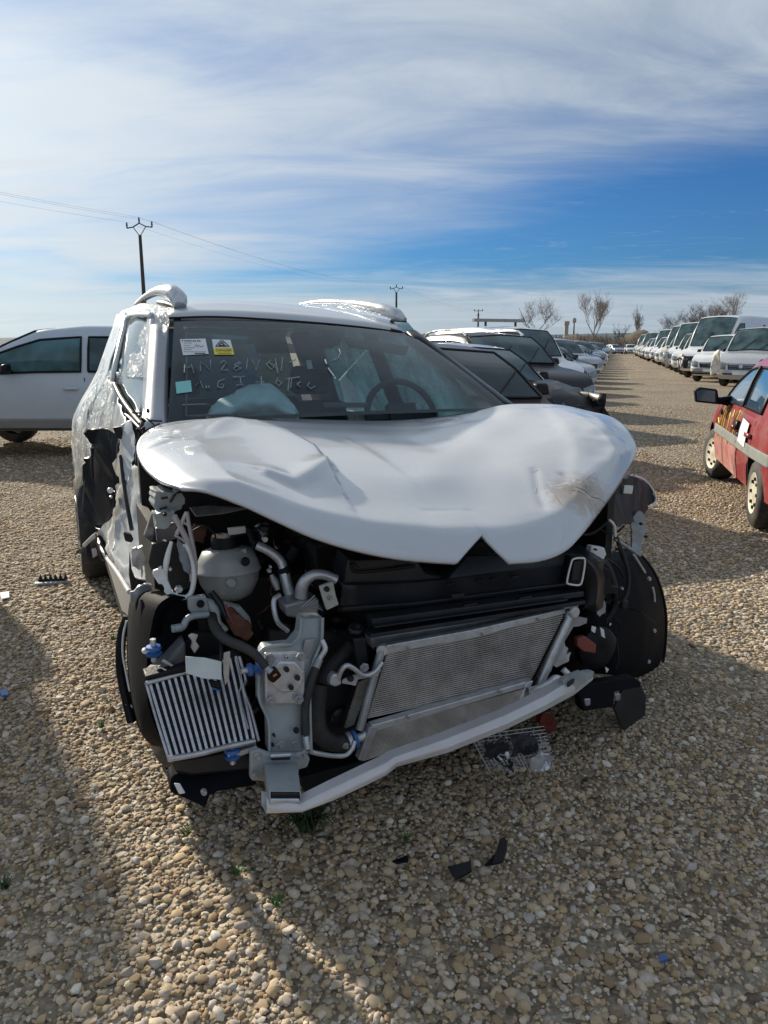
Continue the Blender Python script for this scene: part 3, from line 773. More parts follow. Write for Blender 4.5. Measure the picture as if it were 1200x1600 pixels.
        for k in range(26):
            x, z = rr.uniform(-hw * .9, hw * .9), rr.uniform(sill + .1, hood * .78); h = bvh.ray_cast(Vector((x, -6, z)), Vector((0, 1, 0)))
            if h[0] is None: continue
            M = Matrix.Rotation(rr.uniform(0, 3), 3, 'Y') @ Matrix.Rotation(rr.uniform(0, 3), 3, 'Z')
            g_.box(h[0] + Vector((0, -.05, 0)), (rr.uniform(.05, .2), rr.uniform(.04, .1), rr.uniform(.03, .14)), M)
        g_.build('torn_metal', M_GUTS, t, smooth=0, crumple=.02, sub=1)
    # shut lines, handles, sills
    if detail > 1:
        for s, ax in ((-1, 'l'), (1, 'r')):
            z0, z1 = sill + .10, belt - .02
            for y in (N0 + ws0 + .12, bp + .05, N0 + lerp(ws1, rt, .80)):
                if typ in ('van', 'midvan') and y > bp + .5: continue
                patch(bvh, [(y - .006, z0), (y + .006, z0), (y + .006, z1), (y - .006, z1)], ax, M_WELL, 'door_gap', t, .008, 2)
            for y in (bp - .12, N0 + lerp(ws1, rt, .74)):
                patch(bvh, [(y - .09, belt - .17), (y + .09, belt - .17), (y + .09, belt - .135), (y - .09, belt - .135)], ax, pm, 'door_handle', t, .03, 2, deep=.02)
            if clad: patch(bvh, [(fa + wr * 1.2, sill + .02), (ra - wr * 1.2, sill + .02), (ra - wr * 1.2, sill + .17), (fa + wr * 1.2, sill + .17)], ax, M_CLAD, 'sill_cladding', t, .015, 8, deep=.01)
    if mirror:
        for s in (-1, 1):
            y = N0 + lerp(ws0, ws1, .50 if typ != 'bigsuv' else .68); z = belt + .10; x = s * (hw + .10)
            ms = MB().hexa([(x - .09, y - .05, z - .06), (x + .09, y - .03, z - .06), (x + .08, y + .05, z - .055), (x - .09, y + .05, z - .055)],
                           [(x - .07, y - .04, z + .05), (x + .06, y - .02, z + .05), (x + .07, y + .05, z + .06), (x - .08, y + .05, z + .06)])
            mo = ms.build('mirror', M_BLACK, t, bevel=.022)
            MB().box((s * (hw - .02), y, z - .05), (.14, .05, .04)).build('arm', M_BLACK, mo)
    if rails:
        for s in (-1, 1):
            pts = []
            for k in range(10):
                y = N0 + lerp(ws1 + .1, rt - .1, k / 9); q = sec(y + L_ / 2); pts.append((s * (q[9][0] - .05), y, q[9][1] + (.07 if 0 < k < 9 else .0)))
            MB().tube(pts, .022, 8).build('roof_rail', M_BLACK if rails == 'black' else M_CHROME, t)
    if typ in ('van', 'midvan'):
        MB().lathe([(.001, .05), (.05, .03), (.05, 0)], (0, N0 + ws1 + .12, H + .01), 'z', 8).build('roof_lamp', M_BLACK, t)
    if detail > 1:
        for s in (-.35, .25):
            wp = MB()
            y0 = N0 + ws0 + .05; p = []
            for k in range(4):
                y = y0 + k * .09; x = s + k * .12
                h = bvh.ray_cast(Vector((x, y, 5)), Vector((0, 0, -1)))
                if h[0] is not None: p.append(h[0] + Vector((0, -.01, .025)))
            if len(p) > 1: wp.tube(p, .009, 4)
            if wp.v: wp.build('wiper', M_BLACK, t)
    t['_bvh'] = 0
    del t['_bvh']
    return t, bvh

M_CLAD = mat('grey_sill_cladding', (.26, .27, .28), .6, 0, 0, .1, 4, dirt=(.3, .28, .24), dirt_amt=.5, dirt_scale=6)
P_WHITE = paint('white', (.80, .82, .84), dirt=.15); P_WHITE2 = paint('warm_white', (.74, .71, .62), dirt=.4); P_SILVER = paint('silver', (.42, .44, .47), .5)
P_GREY = paint('mid_grey', (.20, .21, .23), .4); P_DARK = paint('anthracite', (.016, .018, .023), 0, .12); P_BLACK = paint('black', (.012, .013, .016)); P_BLUE = paint('navy', (.02, .035, .09), .3)
P_MAROON = paint('maroon_grey', (.06, .042, .046), .1, .15); P_RED = paint('dusty_red', (.30, .018, .025), 0, .35, .38); P_PEARL = paint('pearl_blue_white', (.56, .64, .72), .0, .12)
P_LSILV = paint('light_silver', (.52, .54, .57), .45)

# --- pale SUV behind on the left, seen from its side
t, bv = vehicle('bigsuv', 'pale blue white SUV parked side on at the left, behind the wrapped car', 'suv', (-4.16, 10.7, 0), rad(-90), P_PEARL, name='parked_suv', clad=True, glass=mat('light_teal_glass', (.06, .16, .18), .06, 0, 0, .7, 1.6, rvar=.02, spec=.6), crush=0)
t2, _ = vehicle('saloon', 'white car with glinting windscreen, mostly hidden behind the pale SUV', 'car', (-8.9, 15.6, 0), rad(-60), P_WHITE, crush=0, detail=1)

# --- left row: noses point at the lane
RZ = rad(24)
left = [
 ('hatch', 'maroon grey hatchback directly behind the white wreck, its roof lowest of the row', 'car', (.42, 7.55), P_MAROON, dict(glass=M_GLASSD)),
 ('hatch', 'silver car with its black front end crumpled and torn', 'car', (1.10, 10.75), P_LSILV, dict(crush=1.3, seed=3, guts=True, front=P_BLACK)),
 ('estate', 'dark anthracite estate with silver roof rails next to the white high van', 'car', (1.95, 14.35), P_DARK, dict(rails='chrome')),
 ('combi', 'white high van carrying a roof rack bar and whip antenna', 'van', (2.75, 17.7), P_WHITE, dict(crush=.35, seed=2)),
]
for typ, lab, cat, (x, y), pm, kw in left:
    fr = kw.pop('front', None)
    t, bv = vehicle(typ, lab, cat, (x, y, 0), RZ, pm, 'cars parked in the left row', **kw)
    if typ == 'combi':
        MB().box((-.1, .1, 1.98), (1.35, .10, .07)).build('roof_rack_bar', M_CLAD, t)
        MB().bar((-.45, .1, 1.85), (-.45, .1, 1.97), .04, .04).bar((.35, .1, 1.85), (.35, .1, 1.97), .04, .04).build('rack_foot', M_BLACK, t)
        MB().tube([(.35, -.35, 1.86), (.30, -.1, 2.25)], [.008, .004], 5).build('antenna', M_BLACK, t)
    if fr:   # crumpled black bonnet and wing
        N0 = -TYPES[typ][0] / 2; rows = []
        for j in range(12):
            row = []
            for i in range(16):
                x_, y_ = -.80 + 1.66 * i / 15, N0 - .12 + 1.15 * j / 11
                h = bv.ray_cast(Vector((max(-.7, min(.7, x_)), max(y_, N0 + .12), 5)), Vector((0, 0, -1))); z = h[0].z if h[0] is not None else .8
                z += .03 + .09 * abs(noise.noise(Vector((x_ * 2.6, y_ * 3, 4)))) + .06 * noise.noise(Vector((x_ * 6, y_ * 6, 1)))
                if j == 0: z -= .16 + .05 * math.sin(i * 2)
                row.append((x_ + .05 * noise.noise(Vector((x_ * 4, y_ * 4, 9))), y_, z))
            rows.append(row)
        MB().grid(rows).build('bonnet', fr, t, smooth=25, solid=.01, label='crumpled black bonnet pushed out of line')
        w_ = MB(); rows = []
        for j in range(10):
            rows.append([(.80 + .10 * noise.noise(Vector((j * .9, k * .8, 2))), N0 - .1 + 1.0 * j / 9, .45 + .42 * k / 5 + .05 * noise.noise(Vector((j * .7, k, 6)))) for k in range(6)])
        w_.grid(rows).build('wing', fr, t, smooth=20, solid=.01)
rr = random.Random(77)
names = {'hatch': 'hatchback', 'saloon': 'saloon', 'suv': 'SUV', 'combi': 'small van', 'midvan': 'van', 'van': 'high roofed van', 'estate': 'estate', 'small': 'small car'}
seq = [('hatch', P_BLUE, 'navy blue', 1), ('saloon', P_SILVER, 'silver', 0), ('hatch', P_DARK, 'anthracite', 1), ('suv', P_SILVER, 'silver', 0), ('hatch', P_LSILV, 'light silver', 0), ('hatch', P_WHITE, 'white', 1), ('saloon', P_BLUE, 'dark blue', 0), ('hatch', P_WHITE, 'white', 0),
       ('suv', P_GREY, 'grey', 0), ('hatch', P_MAROON, 'maroon', 0), ('saloon', P_WHITE, 'white', 1), ('hatch', P_SILVER, 'silver', 0)]
ordn = ['first', 'second', 'third', 'fourth', 'fifth', 'sixth', 'seventh', 'eighth', 'ninth', 'tenth', 'eleventh', 'twelfth', 'thirteenth', 'fourteenth', 'fifteenth', 'sixteenth']
PROTO = {}
def far_copy(key, label, loc, rz, group):
    c = copy_tree(PROTO[key]); c.location = loc; c.rotation_euler = (0, 0, rz); c['label'] = label; c['group'] = group
    return c
for i in range(28):
    d = 3.55 * (i + 1) + .25 * math.sin(i * 5.1); x, y = 2.75 + d * .288, 17.7 + d * .957
    if i < 12:
        typ, pm, cn, cr = seq[i]
        lab = '%s %s%s, %s car beyond the high van' % (cn, names[typ], ' with smashed nose' if cr else '', ordn[i])
        t, _ = vehicle(typ, lab, 'car', (x, y, 0), RZ + rr.uniform(-.05, .05), pm, 'cars parked in the left row', crush=1.0 * cr, seed=i + 5, guts=bool(cr), detail=2 if i < 3 else 1, mirror=i < 8)
        PROTO['L%d' % i] = t
    else:
        far_copy('L%d' % (i % 9 + 1), 'distant small car near the far end of the left row', (x, y, 0), RZ + rr.uniform(-.06, .06), 'distant cars at the far end of the left row')
# --- right row of vans
RR = rad(-46)
right = [
 ('midvan', P_LSILV, 'light silver van with a torn front bumper, partly behind the red car', dict(crush=.5, seed=7, glass=M_GLASST), (13.6, 27.6)),
 ('combi', P_WHITE, 'clean white small van with black bumper and number plate, right of the torn vans', dict(bumper='black', glass=M_GLASST), (14.1, 31.3)),
 ('van', P_WHITE, 'tall white van with roof dome and its front smashed open, behind the small white van', dict(crush=1.0, seed=4, guts=True), None),
 ('midvan', P_WHITE2, 'warm white van with a peeled open wing beside the tall smashed van', dict(crush=.8, seed=9, guts=True), None),
 ('midvan', P_WHITE, 'white van with a three bar chrome grille', dict(), None),
 ('van', P_WHITE, 'high white van with a torn grey bumper hanging at its nose', dict(crush=.9, seed=6), None),
 ('midvan', P_SILVER, 'silver van between the white ones in the right row', dict(), None),
 ('van', P_WHITE2, 'cream roofed high van in the right row', dict(crush=.3, seed=5), None),
 ('midvan', P_WHITE, 'white van just past the cream roofed one', dict(), None),
 ('combi', P_SILVER, 'small silver van in the right row with an open black grille', dict(crush=.8, seed=12, guts=True), None),
 ('midvan', P_WHITE, 'white van next to the red nosed van', dict(bumper='black'), None),
 ('van', P_WHITE, 'white van with a red nose, last one clear in the right row', dict(), None),
]
for i in range(23):
    d = 3.5 * (i - 1); x, y = 14.1 + d * .283, 31.3 + d * .959
    # vans keep their noses on the lane edge
    if i < 12:
        typ, pm, lab, kw, pos = right[i]
        Lh = TYPES[typ][0] / 2
        nx, ny = pos or (x, y)
        cx, cy = nx + math.sin(-RR) * (Lh - 2.0), ny + math.cos(-RR) * (Lh - 2.0)
        t, bv = vehicle(typ, lab, 'van', (cx, cy, 0), RR + rr.uniform(-.04, .04), pm, 'vans parked in the right row', detail=2 if i < 6 else 1, **kw)
        PROTO['R%d' % i] = t
        if i == 5:
            MB().grid([[(-.75 + .03 * math.sin(j), -3.0 + .12 * i_, .15 + .9 * j / 5) for i_ in range(4)] for j in range(6)]).build('bumper_flap', M_CLAD, t, solid=.02)
        if i == 11:
            patch(bv, [(-.85, .72), (.2, .72), (.2, 1.12), (-.85, 1.12)], 'f', paint('bright_red', (.6, .02, .03)), 'red_panel', t, .03, 5)
        if i == 0:
            MB().grid([[(-.95 + .28 * k / 4, -2.55 - .08 * math.sin(k + j), .35 + .16 * j + .04 * k) for k in range(5)] for j in range(6)]).build('torn_bumper', P_WHITE2, t, solid=.015, crumple=.02)
    else:
        far_copy('R%d' % (6 + i % 5), 'distant pale van near the far end of the right row', (x, y, 0), RR, 'distant vans at the far end of the right row')
for k in range(8):
    far_copy('L%d' % ((k * 3) % 9 + 1), 'distant dark car closing the end of the lane', (33.5 + k * 2.4, 121 - k * .5, 0), rad(-10 + 20 * (k % 2)), 'distant cars across the lane end')

# --- red car at the right edge, seen from its left rear
RA = rad(180 - 15.5)
t, bv = vehicle('small', 'dusty red car with yellow scrawl, cut by the right edge of the photo', 'car', (0, 0, 0), 0, P_RED, name='red_car', rim=M_STEELRIM, glass=mat('sky_mirror_glass', (.05, .10, .16), .03, 0, 1.0, .2, 2, rvar=.0, spec=1.0), mirror=False, steer=rad(12))
L_, W, H = TYPES['small'][:3]
fa = -L_ / 2 + (L_ - 2.40) * .47
# car's left side is +x when the nose is -Y
want_r = Vector((2.96, 6.0, 0)); loc_r = Vector((W / 2, fa + 2.40, 0))
Rm = Matrix.Rotation(RA, 3, 'Z')
t.location = want_r - Rm @ loc_r; t.rotation_euler = (0, 0, RA)
M_MOULD = mat('grey_side_moulding', (.20, .22, .21), .6, 0, 0, .1, 5, dirt=(.36, .33, .27), dirt_amt=.5)
M_DUST = mat('dusty_red_lower', (.36, .13, .11), .75, 0, 0, .18, 6, dirt=(.40, .30, .24), dirt_amt=.7, dirt_scale=3)
patch(bv, [(-.92, .55), (1.66, .55), (1.66, .64), (-.92, .64)], 'r', M_MOULD, 'side_moulding', t, .016, 24, deep=.012)
for y0, y1 in ((-.95, -.42), (-.40, .36)):
    patch(bv, [(y0, .27), (y1, .27), (y1, .54), (y0, .54)], 'r', M_DUST, 'lower_panel', t, .004, 8)
for y in (-.41, .37):
    patch(bv, [(y - .008, .30), (y + .008, .30), (y + .008, .90), (y - .008, .90)], 'r', M_WELL, 'door_gap', t, .0175, 2)
patch(bv, [(.20, .70), (.34, .70), (.34, .78), (.20, .78)], 'r', M_BLACK, 'door_handle', t, .03, 2, deep=.02)
patch(bv, [(.48, .62), (.80, .60), (.80, .80), (.48, .82)], 'r', M_PAPER, 'paper_notice', t, .022, 3)
MB().lathe([(.001, .02), (.03, .015), (.032, 0)], (W / 2 - .005, -.62, .78), 'x', 10).build('indicator', M_BLACK, t)
MB().lathe([(.001, .02), (.028, .015), (.03, 0)], (W / 2 - .005, .30, .66), 'x', 10).build('lock', M_CHROME, t)
mo = MB().prism([(W / 2 + .04, -.50, .86), (W / 2 + .27, -.52, .88), (W / 2 + .29, -.51, 1.0), (W / 2 + .24, -.50, 1.03), (W / 2 + .08, -.50, 1.01)], (0, -.10, 0)).build('mirror', M_BLACK, t, bevel=.012)
MB().prism([(W / 2 + .09, -.488, .885), (W / 2 + .26, -.498, .90), (W / 2 + .272, -.496, .99), (W / 2 + .23, -.49, 1.01), (W / 2 + .10, -.49, .995)], (0, -.006, 0)).build('mirror_glass', MATS['sky_mirror_glass'], mo)
MB().prism([(W / 2 - .06, -.62, .84), (W / 2 + .06, -.56, .87), (W / 2 + .06, -.56, .93), (W / 2 - .09, -.60, .95)], (0, .08, 0)).build('mirror_arm', M_BLACK, mo)
scr = MB()
def stroke(pts, r=.006):
    out = []
    for y, z in catmull([(a, b_, 0) for a, b_ in pts], 26) if False else [(p.x, p.y) for p in catmull([(a, b_, 0) for a, b_ in pts], 26)]:
        h = bv.ray_cast(Vector((4, y, z)), Vector((-1, 0, 0)))
        if h[0] is not None: out.append(h[0] + Vector((.004, 0, 0)))
    scr.tube(out, r, 4)
stroke([(-.86, .84), (-.93, .70), (-.98, .58), (-.96, .46)]); stroke([(-.86, .70), (-.74, .66), (-.62, .70)], .008); stroke([(-.60, .86), (-.66, .70), (-.70, .52)])
stroke([(-.52, .86), (-.56, .70), (-.60, .50)]); stroke([(-.42, .86), (-.46, .66), (-.50, .50)]); stroke([(-.36, .74), (-.24, .80), (-.22, .66), (-.32, .58), (-.18, .54)], .008)
stroke([(-.10, .84), (-.06, .78)], .008); stroke([(-.10, .52), (0, .70), (.10, .84), (.16, .84), (.14, .70), (.04, .52)], .007)
scr.build('paint_scrawl', mat('yellow_scrawl', (.62, .52, .06), .6), t, label='yellow sprayed letters across the door')

# --- unseen van added to the left, shaped for its shadow on the near gravel
u, _ = vehicle('van', 'tall grey van standing to the left, outside the view', 'van', (-5.50, 5.79, 0), rad(52), P_GREY, name='shadow_van', detail=1)
# ================================================================ THE WRECKED WHITE CAR
TH = rad(24); WO = Vector((-.02, 2.70, 0))
RI = Matrix.Rotation(-TH, 3, 'Z')
CL = RI @ (Vector((0, 0, CAM_H)) - WO)
def lray(u, v):
    x = (u - 600) / FPX; y = (800 - v) / FPX
    return RI @ Vector((x, math.cos(PITCH) + y * math.sin(PITCH), -math.sin(PITCH) + y * math.cos(PITCH)))
def P(u, v, b):           # a point seen at (u, v) standing b metres behind the front axle
    r = lray(u, v); return CL + r * ((b - CL.y) / r.y)
def PA(u, v, a):
    r = lray(u, v); return CL + r * ((a - CL.x) / r.x)
W = thing('wrecked_car', 'white wrecked car with buckled bonnet, missing front bumper and exposed radiator', 'car', WO, TH)
def poly3(pts, b=None):
    return [P(p[0], p[1], p[2] if len(p) > 2 else b) for p in pts]
def plate(name, pts, b, th, m, parent=None, bevel=.003, **kw):
    if kw.get('crumple'):     # torn outline
        r_ = random.Random(int(pts[0][0] * 7 + pts[0][1])); q = []
        for i, p in enumerate(pts):
            n_ = pts[(i + 1) % len(pts)]; q.append(p)
            d_ = math.hypot(n_[0] - p[0], n_[1] - p[1])
            for k in range(1, int(min(4, d_ // 6)) + 1):
                f = k / (min(4, d_ // 6) + 1); a_ = .10 * min(d_, 18)
                q.append(tuple(lerp(x, y, f) for x, y in zip(p, n_)))
                q[-1] = (q[-1][0] + r_.uniform(-a_, a_), q[-1][1] + r_.uniform(-a_, a_)) + q[-1][2:]
        pts = q; kw['crumple'] *= 1.5; kw['cscale'] = 18; kw.setdefault('smooth', 30); bevel = 0
    return MB().prism(poly3(pts, b), (0, th, 0)).build(name, m, W if parent is None else parent, bevel=bevel, **kw)
def pipe(name, pts, r, m, b=None, n=10, parent=None, k=6, **kw):
    pp = catmull(poly3(pts, b), max(4, k * (len(pts) - 1)))
    if isinstance(r, (list, tuple)): rs = [lerp(r[int(i / (len(pp) - 1) * (len(r) - 1))], r[min(len(r) - 1, int(i / (len(pp) - 1) * (len(r) - 1)) + 1)], (i / (len(pp) - 1) * (len(r) - 1)) % 1) for i in range(len(pp))]
    else: rs = r
    return MB().tube(pp, rs, n).build(name, m, W if parent is None else parent, smooth=60, **kw)
def disc(name, u, v, b, r, m, th=.012, n=16, parent=None, tilt=None, prof=None, bevel=0):
    c = P(u, v, b); pr = prof or [(.0005, -th), (r * .8, -th), (r, -th * .6), (r, 0), (.0005, 0)]
    M = tilt
    return MB().lathe(pr if prof else [(a, -h) for a, h in pr], c, 'y', n, M).build(name, m, W if parent is None else parent, smooth=40, bevel=bevel)
def bolt(u, v, b, r=.009, parent=None):
    M = Matrix.Rotation(rad((u * 7 + v * 13) % 60), 3, 'Y')
    return disc('bolt', u, v, b, r, M_ALUD, parent=parent, n=6, tilt=M, prof=[(.0005, .012), (r * .7, .012), (r * .75, .004), (r * 1.25, .003), (r * 1.25, -.002)])
def resample(pts, n):
    pts = [Vector(p) for p in pts]; d = [0]
    for i in range(1, len(pts)): d.append(d[-1] + (pts[i] - pts[i - 1]).length)
    out = []
    for k in range(n):
        t = d[-1] * k / (n - 1); i = 0
        while i < len(d) - 2 and d[i + 1] < t: i += 1
        s = (t - d[i]) / max(1e-9, d[i + 1] - d[i]); out.append(pts[i].lerp(pts[i + 1], s))
    return out
def smoothst(x, a, b):
    x = max(0, min(1, (x - a) / (b - a))); return x * x * (3 - 2 * x)

# ---------------- bonnet: a Coons patch between its four buckled edges
NB, NT = 210, 84
Bc = resample(catmull(poly3([(232,672,.30),(256,662,.35),(300,656,.40),(360,653,.43),(430,653,.45),(520,656,.45),(600,657,.44),(670,653,.42),(735,644,.40),(785,633,.37),(830,631,.34),(878,633,.28),(920,642,.22)]), 90), NB)
Fc = resample(catmull(poly3([(285,763,-.42),(330,771,-.50),(380,790,-.56),(440,817,-.62),(500,843,-.66),(560,861,-.70),(620,873,-.73),(680,879,-.75),(745,882,-.76),(800,881,-.755),(850,877,-.74),(888,862,-.71),(915,835,-.67),(940,803,-.58),(965,768,-.48),(985,735,-.38),(998,706,-.30)]), 120), NB)
Lc = resample(catmull(poly3([(232,672,.30),(219,684,.17),(213,702,.05),(221,726,-.10),(240,746,-.24),(262,757,-.34),(285,763,-.42)]), 40), NT)
Rc = resample(catmull(poly3([(920,642,.22),(952,650,.08),(975,664,-.06),(990,686,-.19),(998,706,-.30)]), 40), NT)
grid0 = []
for j in range(NT):
    t = j / (NT - 1); row = []
    for i in range(NB):
        s = i / (NB - 1)
        p = Bc[i] * (1 - t) + Fc[i] * t + Lc[j] * (1 - s) + Rc[j] * s - (Bc[0] * (1 - s) * (1 - t) + Bc[-1] * s * (1 - t) + Fc[0] * (1 - s) * t + Fc[-1] * s * t)
        nose = math.sin(min(1, (1 - t) / .11) * math.pi / 2) * smoothst(t, .05, .75)
        p.z += .056 * nose * min(1, min(s, 1 - s) * 9)
        row.append(p)
    grid0.append(row)
_m = MB().grid(grid0).mesh('tmp'); _b = bmesh.new(); _b.from_mesh(_m); bvh0 = BVHTree.FromBMesh(_b); _b.free()
def on0(u, v):
    h = bvh0.ray_cast(CL, lray(u, v).normalized()); return h[0]
def line0(pts):
    q = [on0(*p) for p in pts]; return [Vector((p.x, p.y, 0)) for p in q if p is not None]
def sdist(p, ln):
    best = 1e9; sg = 1
    q = Vector((p.x, p.y, 0)); tt = 0
    for i in range(len(ln) - 1):
        a, b_ = ln[i], ln[i + 1]; ab = b_ - a; k = max(0, min(1, (q - a).dot(ab) / max(1e-9, ab.length_squared)))
        d = q - (a + ab * k)
        if d.length < best: best = d.length; sg = 1 if ab.cross(q - a).z > 0 else -1; tt = (i + k) / (len(ln) - 1)
    return best, sg, tt
ridges = [  # polyline, height, width left of it, width right of it
    (line0([(352,664),(400,668),(450,686),(492,712),(514,742)]), .030, .010, .20),
    (line0([(514,742),(490,756),(462,764),(420,748)]), .014, .02, .05),
    (line0([(250,690),(300,694),(345,672),(380,662)]), .006, .03, .03),
    (line0([(862,640),(885,668),(905,705),(900,760)]), .007, .12, .04),
    (line0([(800,645),(760,680),(700,720),(660,790)]), .006, .10, .08),
    (line0([(700,660),(640,668),(560,664)]), .004, .03, .05),
    (line0([(930,650),(955,690),(965,735)]), .005, .08, .03),
    (line0([(880,745),(915,768),(945,790)]), -.006, .015, .015),
    (line0([(226,704),(250,696),(285,690)]), -.006, .010, .012),
    (line0([(560,700),(640,760),(690,840)]), .003, .02, .10),
    (line0([(835,738),(842,775),(850,795)]), -.004, .012, .012),
    (line0([(895,800),(888,835),(880,860)]), .005, .015, .02),
]
gridH = []
nb0, nb1 = P(718, 880, -.76), P(800, 880, -.755)
_ap = on0(757, 836)
for j in range(NT):
    row = []
    for i in range(NB):
        t = j / (NT - 1); s = i / (NB - 1)
        m_ = (Fc[i].x - nb0.x) / (nb1.x - nb0.x)
        if 0 < m_ < 1 and t > .80:      # badge notch cut into the leading edge
            tgt = nb0.lerp(_ap, m_ / .74) if m_ < .74 else _ap.lerp(nb1, (m_ - .74) / .26)
            p = grid0[int(.80 * (NT - 1))][i].lerp(tgt, min(1, (t - .80) / .20)); hz = bvh0.ray_cast(Vector((p.x, p.y, 5)), Vector((0, 0, -1)))
            if hz[0] is not None: p.z = lerp(p.z, hz[0].z, smoothst(t, .80, .83) * (1 - smoothst(t, .97, 1.0)))
        else: p = grid0[j][i].copy()
        edge = min(1, min(s, 1 - s) * 14) * min(1, min(t, 1 - t) * 7)
        edge *= 1 - smoothst(t, .60, .80) * smoothst(m_, -.9, 0) * (1 - smoothst(m_, 1, 1.9))
        dz = .012 * math.sin(math.pi * t) * math.sin(math.pi * min(1, max(0, s))) ** .6
        for ln, h, wl, wr_ in ridges:
            if len(ln) < 2: continue
            d, sg, tt = sdist(p, ln); w = wl if sg > 0 else wr_
            endf = smoothst(tt, -.05, .25) * (1 - smoothst(tt, .8, 1.05)) if tt in (0, 1) else 1
            dz += h * math.exp(-(d / w) ** 2 * 1.0) * (1 if w < .3 else 1)
        p.z += dz * edge + .0035 * noise.noise(p * 5) * edge
        dmg = math.exp(-((s - .90) / .10) ** 2 - ((t - .62) / .3) ** 2)
        p.z += dmg * .004 * noise.noise(p * 16)
        # rounded leading edge
        k = smoothst(t, .86, 1.0); p.y += .012 * k
        row.append(p)
    gridH.append(row)
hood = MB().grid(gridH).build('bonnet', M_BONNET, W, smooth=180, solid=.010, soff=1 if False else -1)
_b = bmesh.new(); _b.from_mesh(hood.data)
up = sum((f.normal.z for f in _b.faces)) > 0
if not up:
    bmesh.ops.reverse_faces(_b, faces=_b.faces[:]); _b.to_mesh(hood.data)
bvhH = BVHTree.FromBMesh(_b); _b.free()
def onH(u, v, off=.003, bv=None):
    r = lray(u, v).normalized(); h = (bv or bvhH).ray_cast(CL, r)
    return None if h[0] is None else h[0] - r * off
_c = onH(912, 770)
for m_, t_, b_, src_, co_ in STAIN:
    sb = N(t_, 'ShaderNodeVectorMath', operation='SUBTRACT'); t_.links.new(co_.outputs['Object'], sb.inputs[0]); sb.inputs[1].default_value = _c
    ml = N(t_, 'ShaderNodeVectorMath', operation='MULTIPLY'); t_.links.new(sb.outputs[0], ml.inputs[0]); ml.inputs[1].default_value = (1, 1.2, 1)
    ln = N(t_, 'ShaderNodeVectorMath', operation='LENGTH'); t_.links.new(ml.outputs[0], ln.inputs[0])
    nz_ = N(t_, 'ShaderNodeTexNoise'); t_.links.new(co_.outputs['Object'], nz_.inputs['Vector']); nz_.inputs['Scale'].default_value = 11; nz_.inputs['Detail'].default_value = 9; nz_.inputs['Roughness'].default_value = .7; nz_.inputs['Distortion'].default_value = 1.5
    prox = sstep(t_, ln.outputs['Value'], .26, .02)
    msk = sstep(t_, mth(t_, 'ADD', nz_.outputs[0], mth(t_, 'MULTIPLY', prox, .34)), .60, .84)
    c1 = rgbmix(t_, mth(t_, 'MULTIPLY', mth(t_, 'MULTIPLY', msk, prox), .9), src_, (.33, .25, .18))
    rd = mth(t_, 'ABSOLUTE', mth(t_, 'SUBTRACT', nz_.outputs[0], .5)); crk = mth(t_, 'MULTIPLY', sstep(t_, rd, .016, .0), sstep(t_, ln.outputs['Value'], .19, .05))
    c1 = rgbmix(t_, mth(t_, 'MULTIPLY', crk, .7), c1, (.14, .10, .07)); t_.links.new(c1, b_.inputs['Base Color'])
def marks(name, strokes, m, bv=None, off=.003, n=4, label=None, parent=None):
    g = MB()
    for pts, w in strokes:
        q = [onH(p[0], p[1], off, bv) for p in pts]; q = [x for x in q if x is not None]
        if len(q) < 2: continue
        q = catmull(q, 4 * len(q)); g.tube(q, [.55 * w * (.35 + .65 * math.sin(math.pi * (i + .5) / len(q))) for i in range(len(q))], n)
    return g.build(name, m, parent or hood, label=label) if g.v else None
marks('crack', [([(890,750),(900,760),(914,767),(924,776),(938,780),(945,787)], .0026), ([(893,766),(904,768),(914,774)], .002), ([(866,772),(871,780),(877,788)], .0022), ([(910,754),(920,745),(930,738)], .0009), ([(830,738),(840,735),(848,733)], .0008), ([(944,788),(946,796),(942,804)], .0008)], M_CRACK, off=.0003, label='brown cracks in the bonnet paint')
marks('scuff', [([(843,742),(839,758),(836,772)], .0012), ([(893,805),(891,818),(888,830)], .0014), ([(884,832),(880,842),(877,852)], .0014), ([(880,818),(878,826)], .0012), ([(832,790),(845,798)], .001)], M_SCUFF, off=-.0003)
# thin pad under the bonnet edge
und = MB(); und.grid([[gridH[int(t * (NT - 1))][i] - Vector((0, -.03, .035 + .02 * t)) for i in range(4, NB - 4, 4)] for t in (.05, .3, .6, .85)]).build('bonnet_underside', M_DEEP, W)
marks('bonnet_seal', [([(243,758),(262,764),(285,770),(330,779),(380,799),(440,826),(500,852),(560,869)], .006)], M_BLACK) if False else None

# ---------------- body shell behind the bonnet
rowsR = []
hd = catmull(poly3([(262,497),(300,494),(400,496),(500,503),(580,511),(640,520)], 1.10), 15)
pk = catmull(poly3([(262,478),(300,470),(345,468),(400,471),(480,478),(545,488),(628,506)], 1.75), 15)
for j in range(12):
    t = j / 11
    if t <= .4:
        k = t / .4; rowsR.append([hd[i].lerp(pk[i], k) + Vector((0, 0, .022 * math.sin(math.pi * k))) for i in range(15)])
    else:
        k = (t - .4) / .6; rowsR.append([pk[i] + Vector((0, 1.65 * k, -.13 * k * k)) for i in range(15)])
MB().grid(rowsR).build('roof', M_WHITE, W, smooth=180, solid=.02)
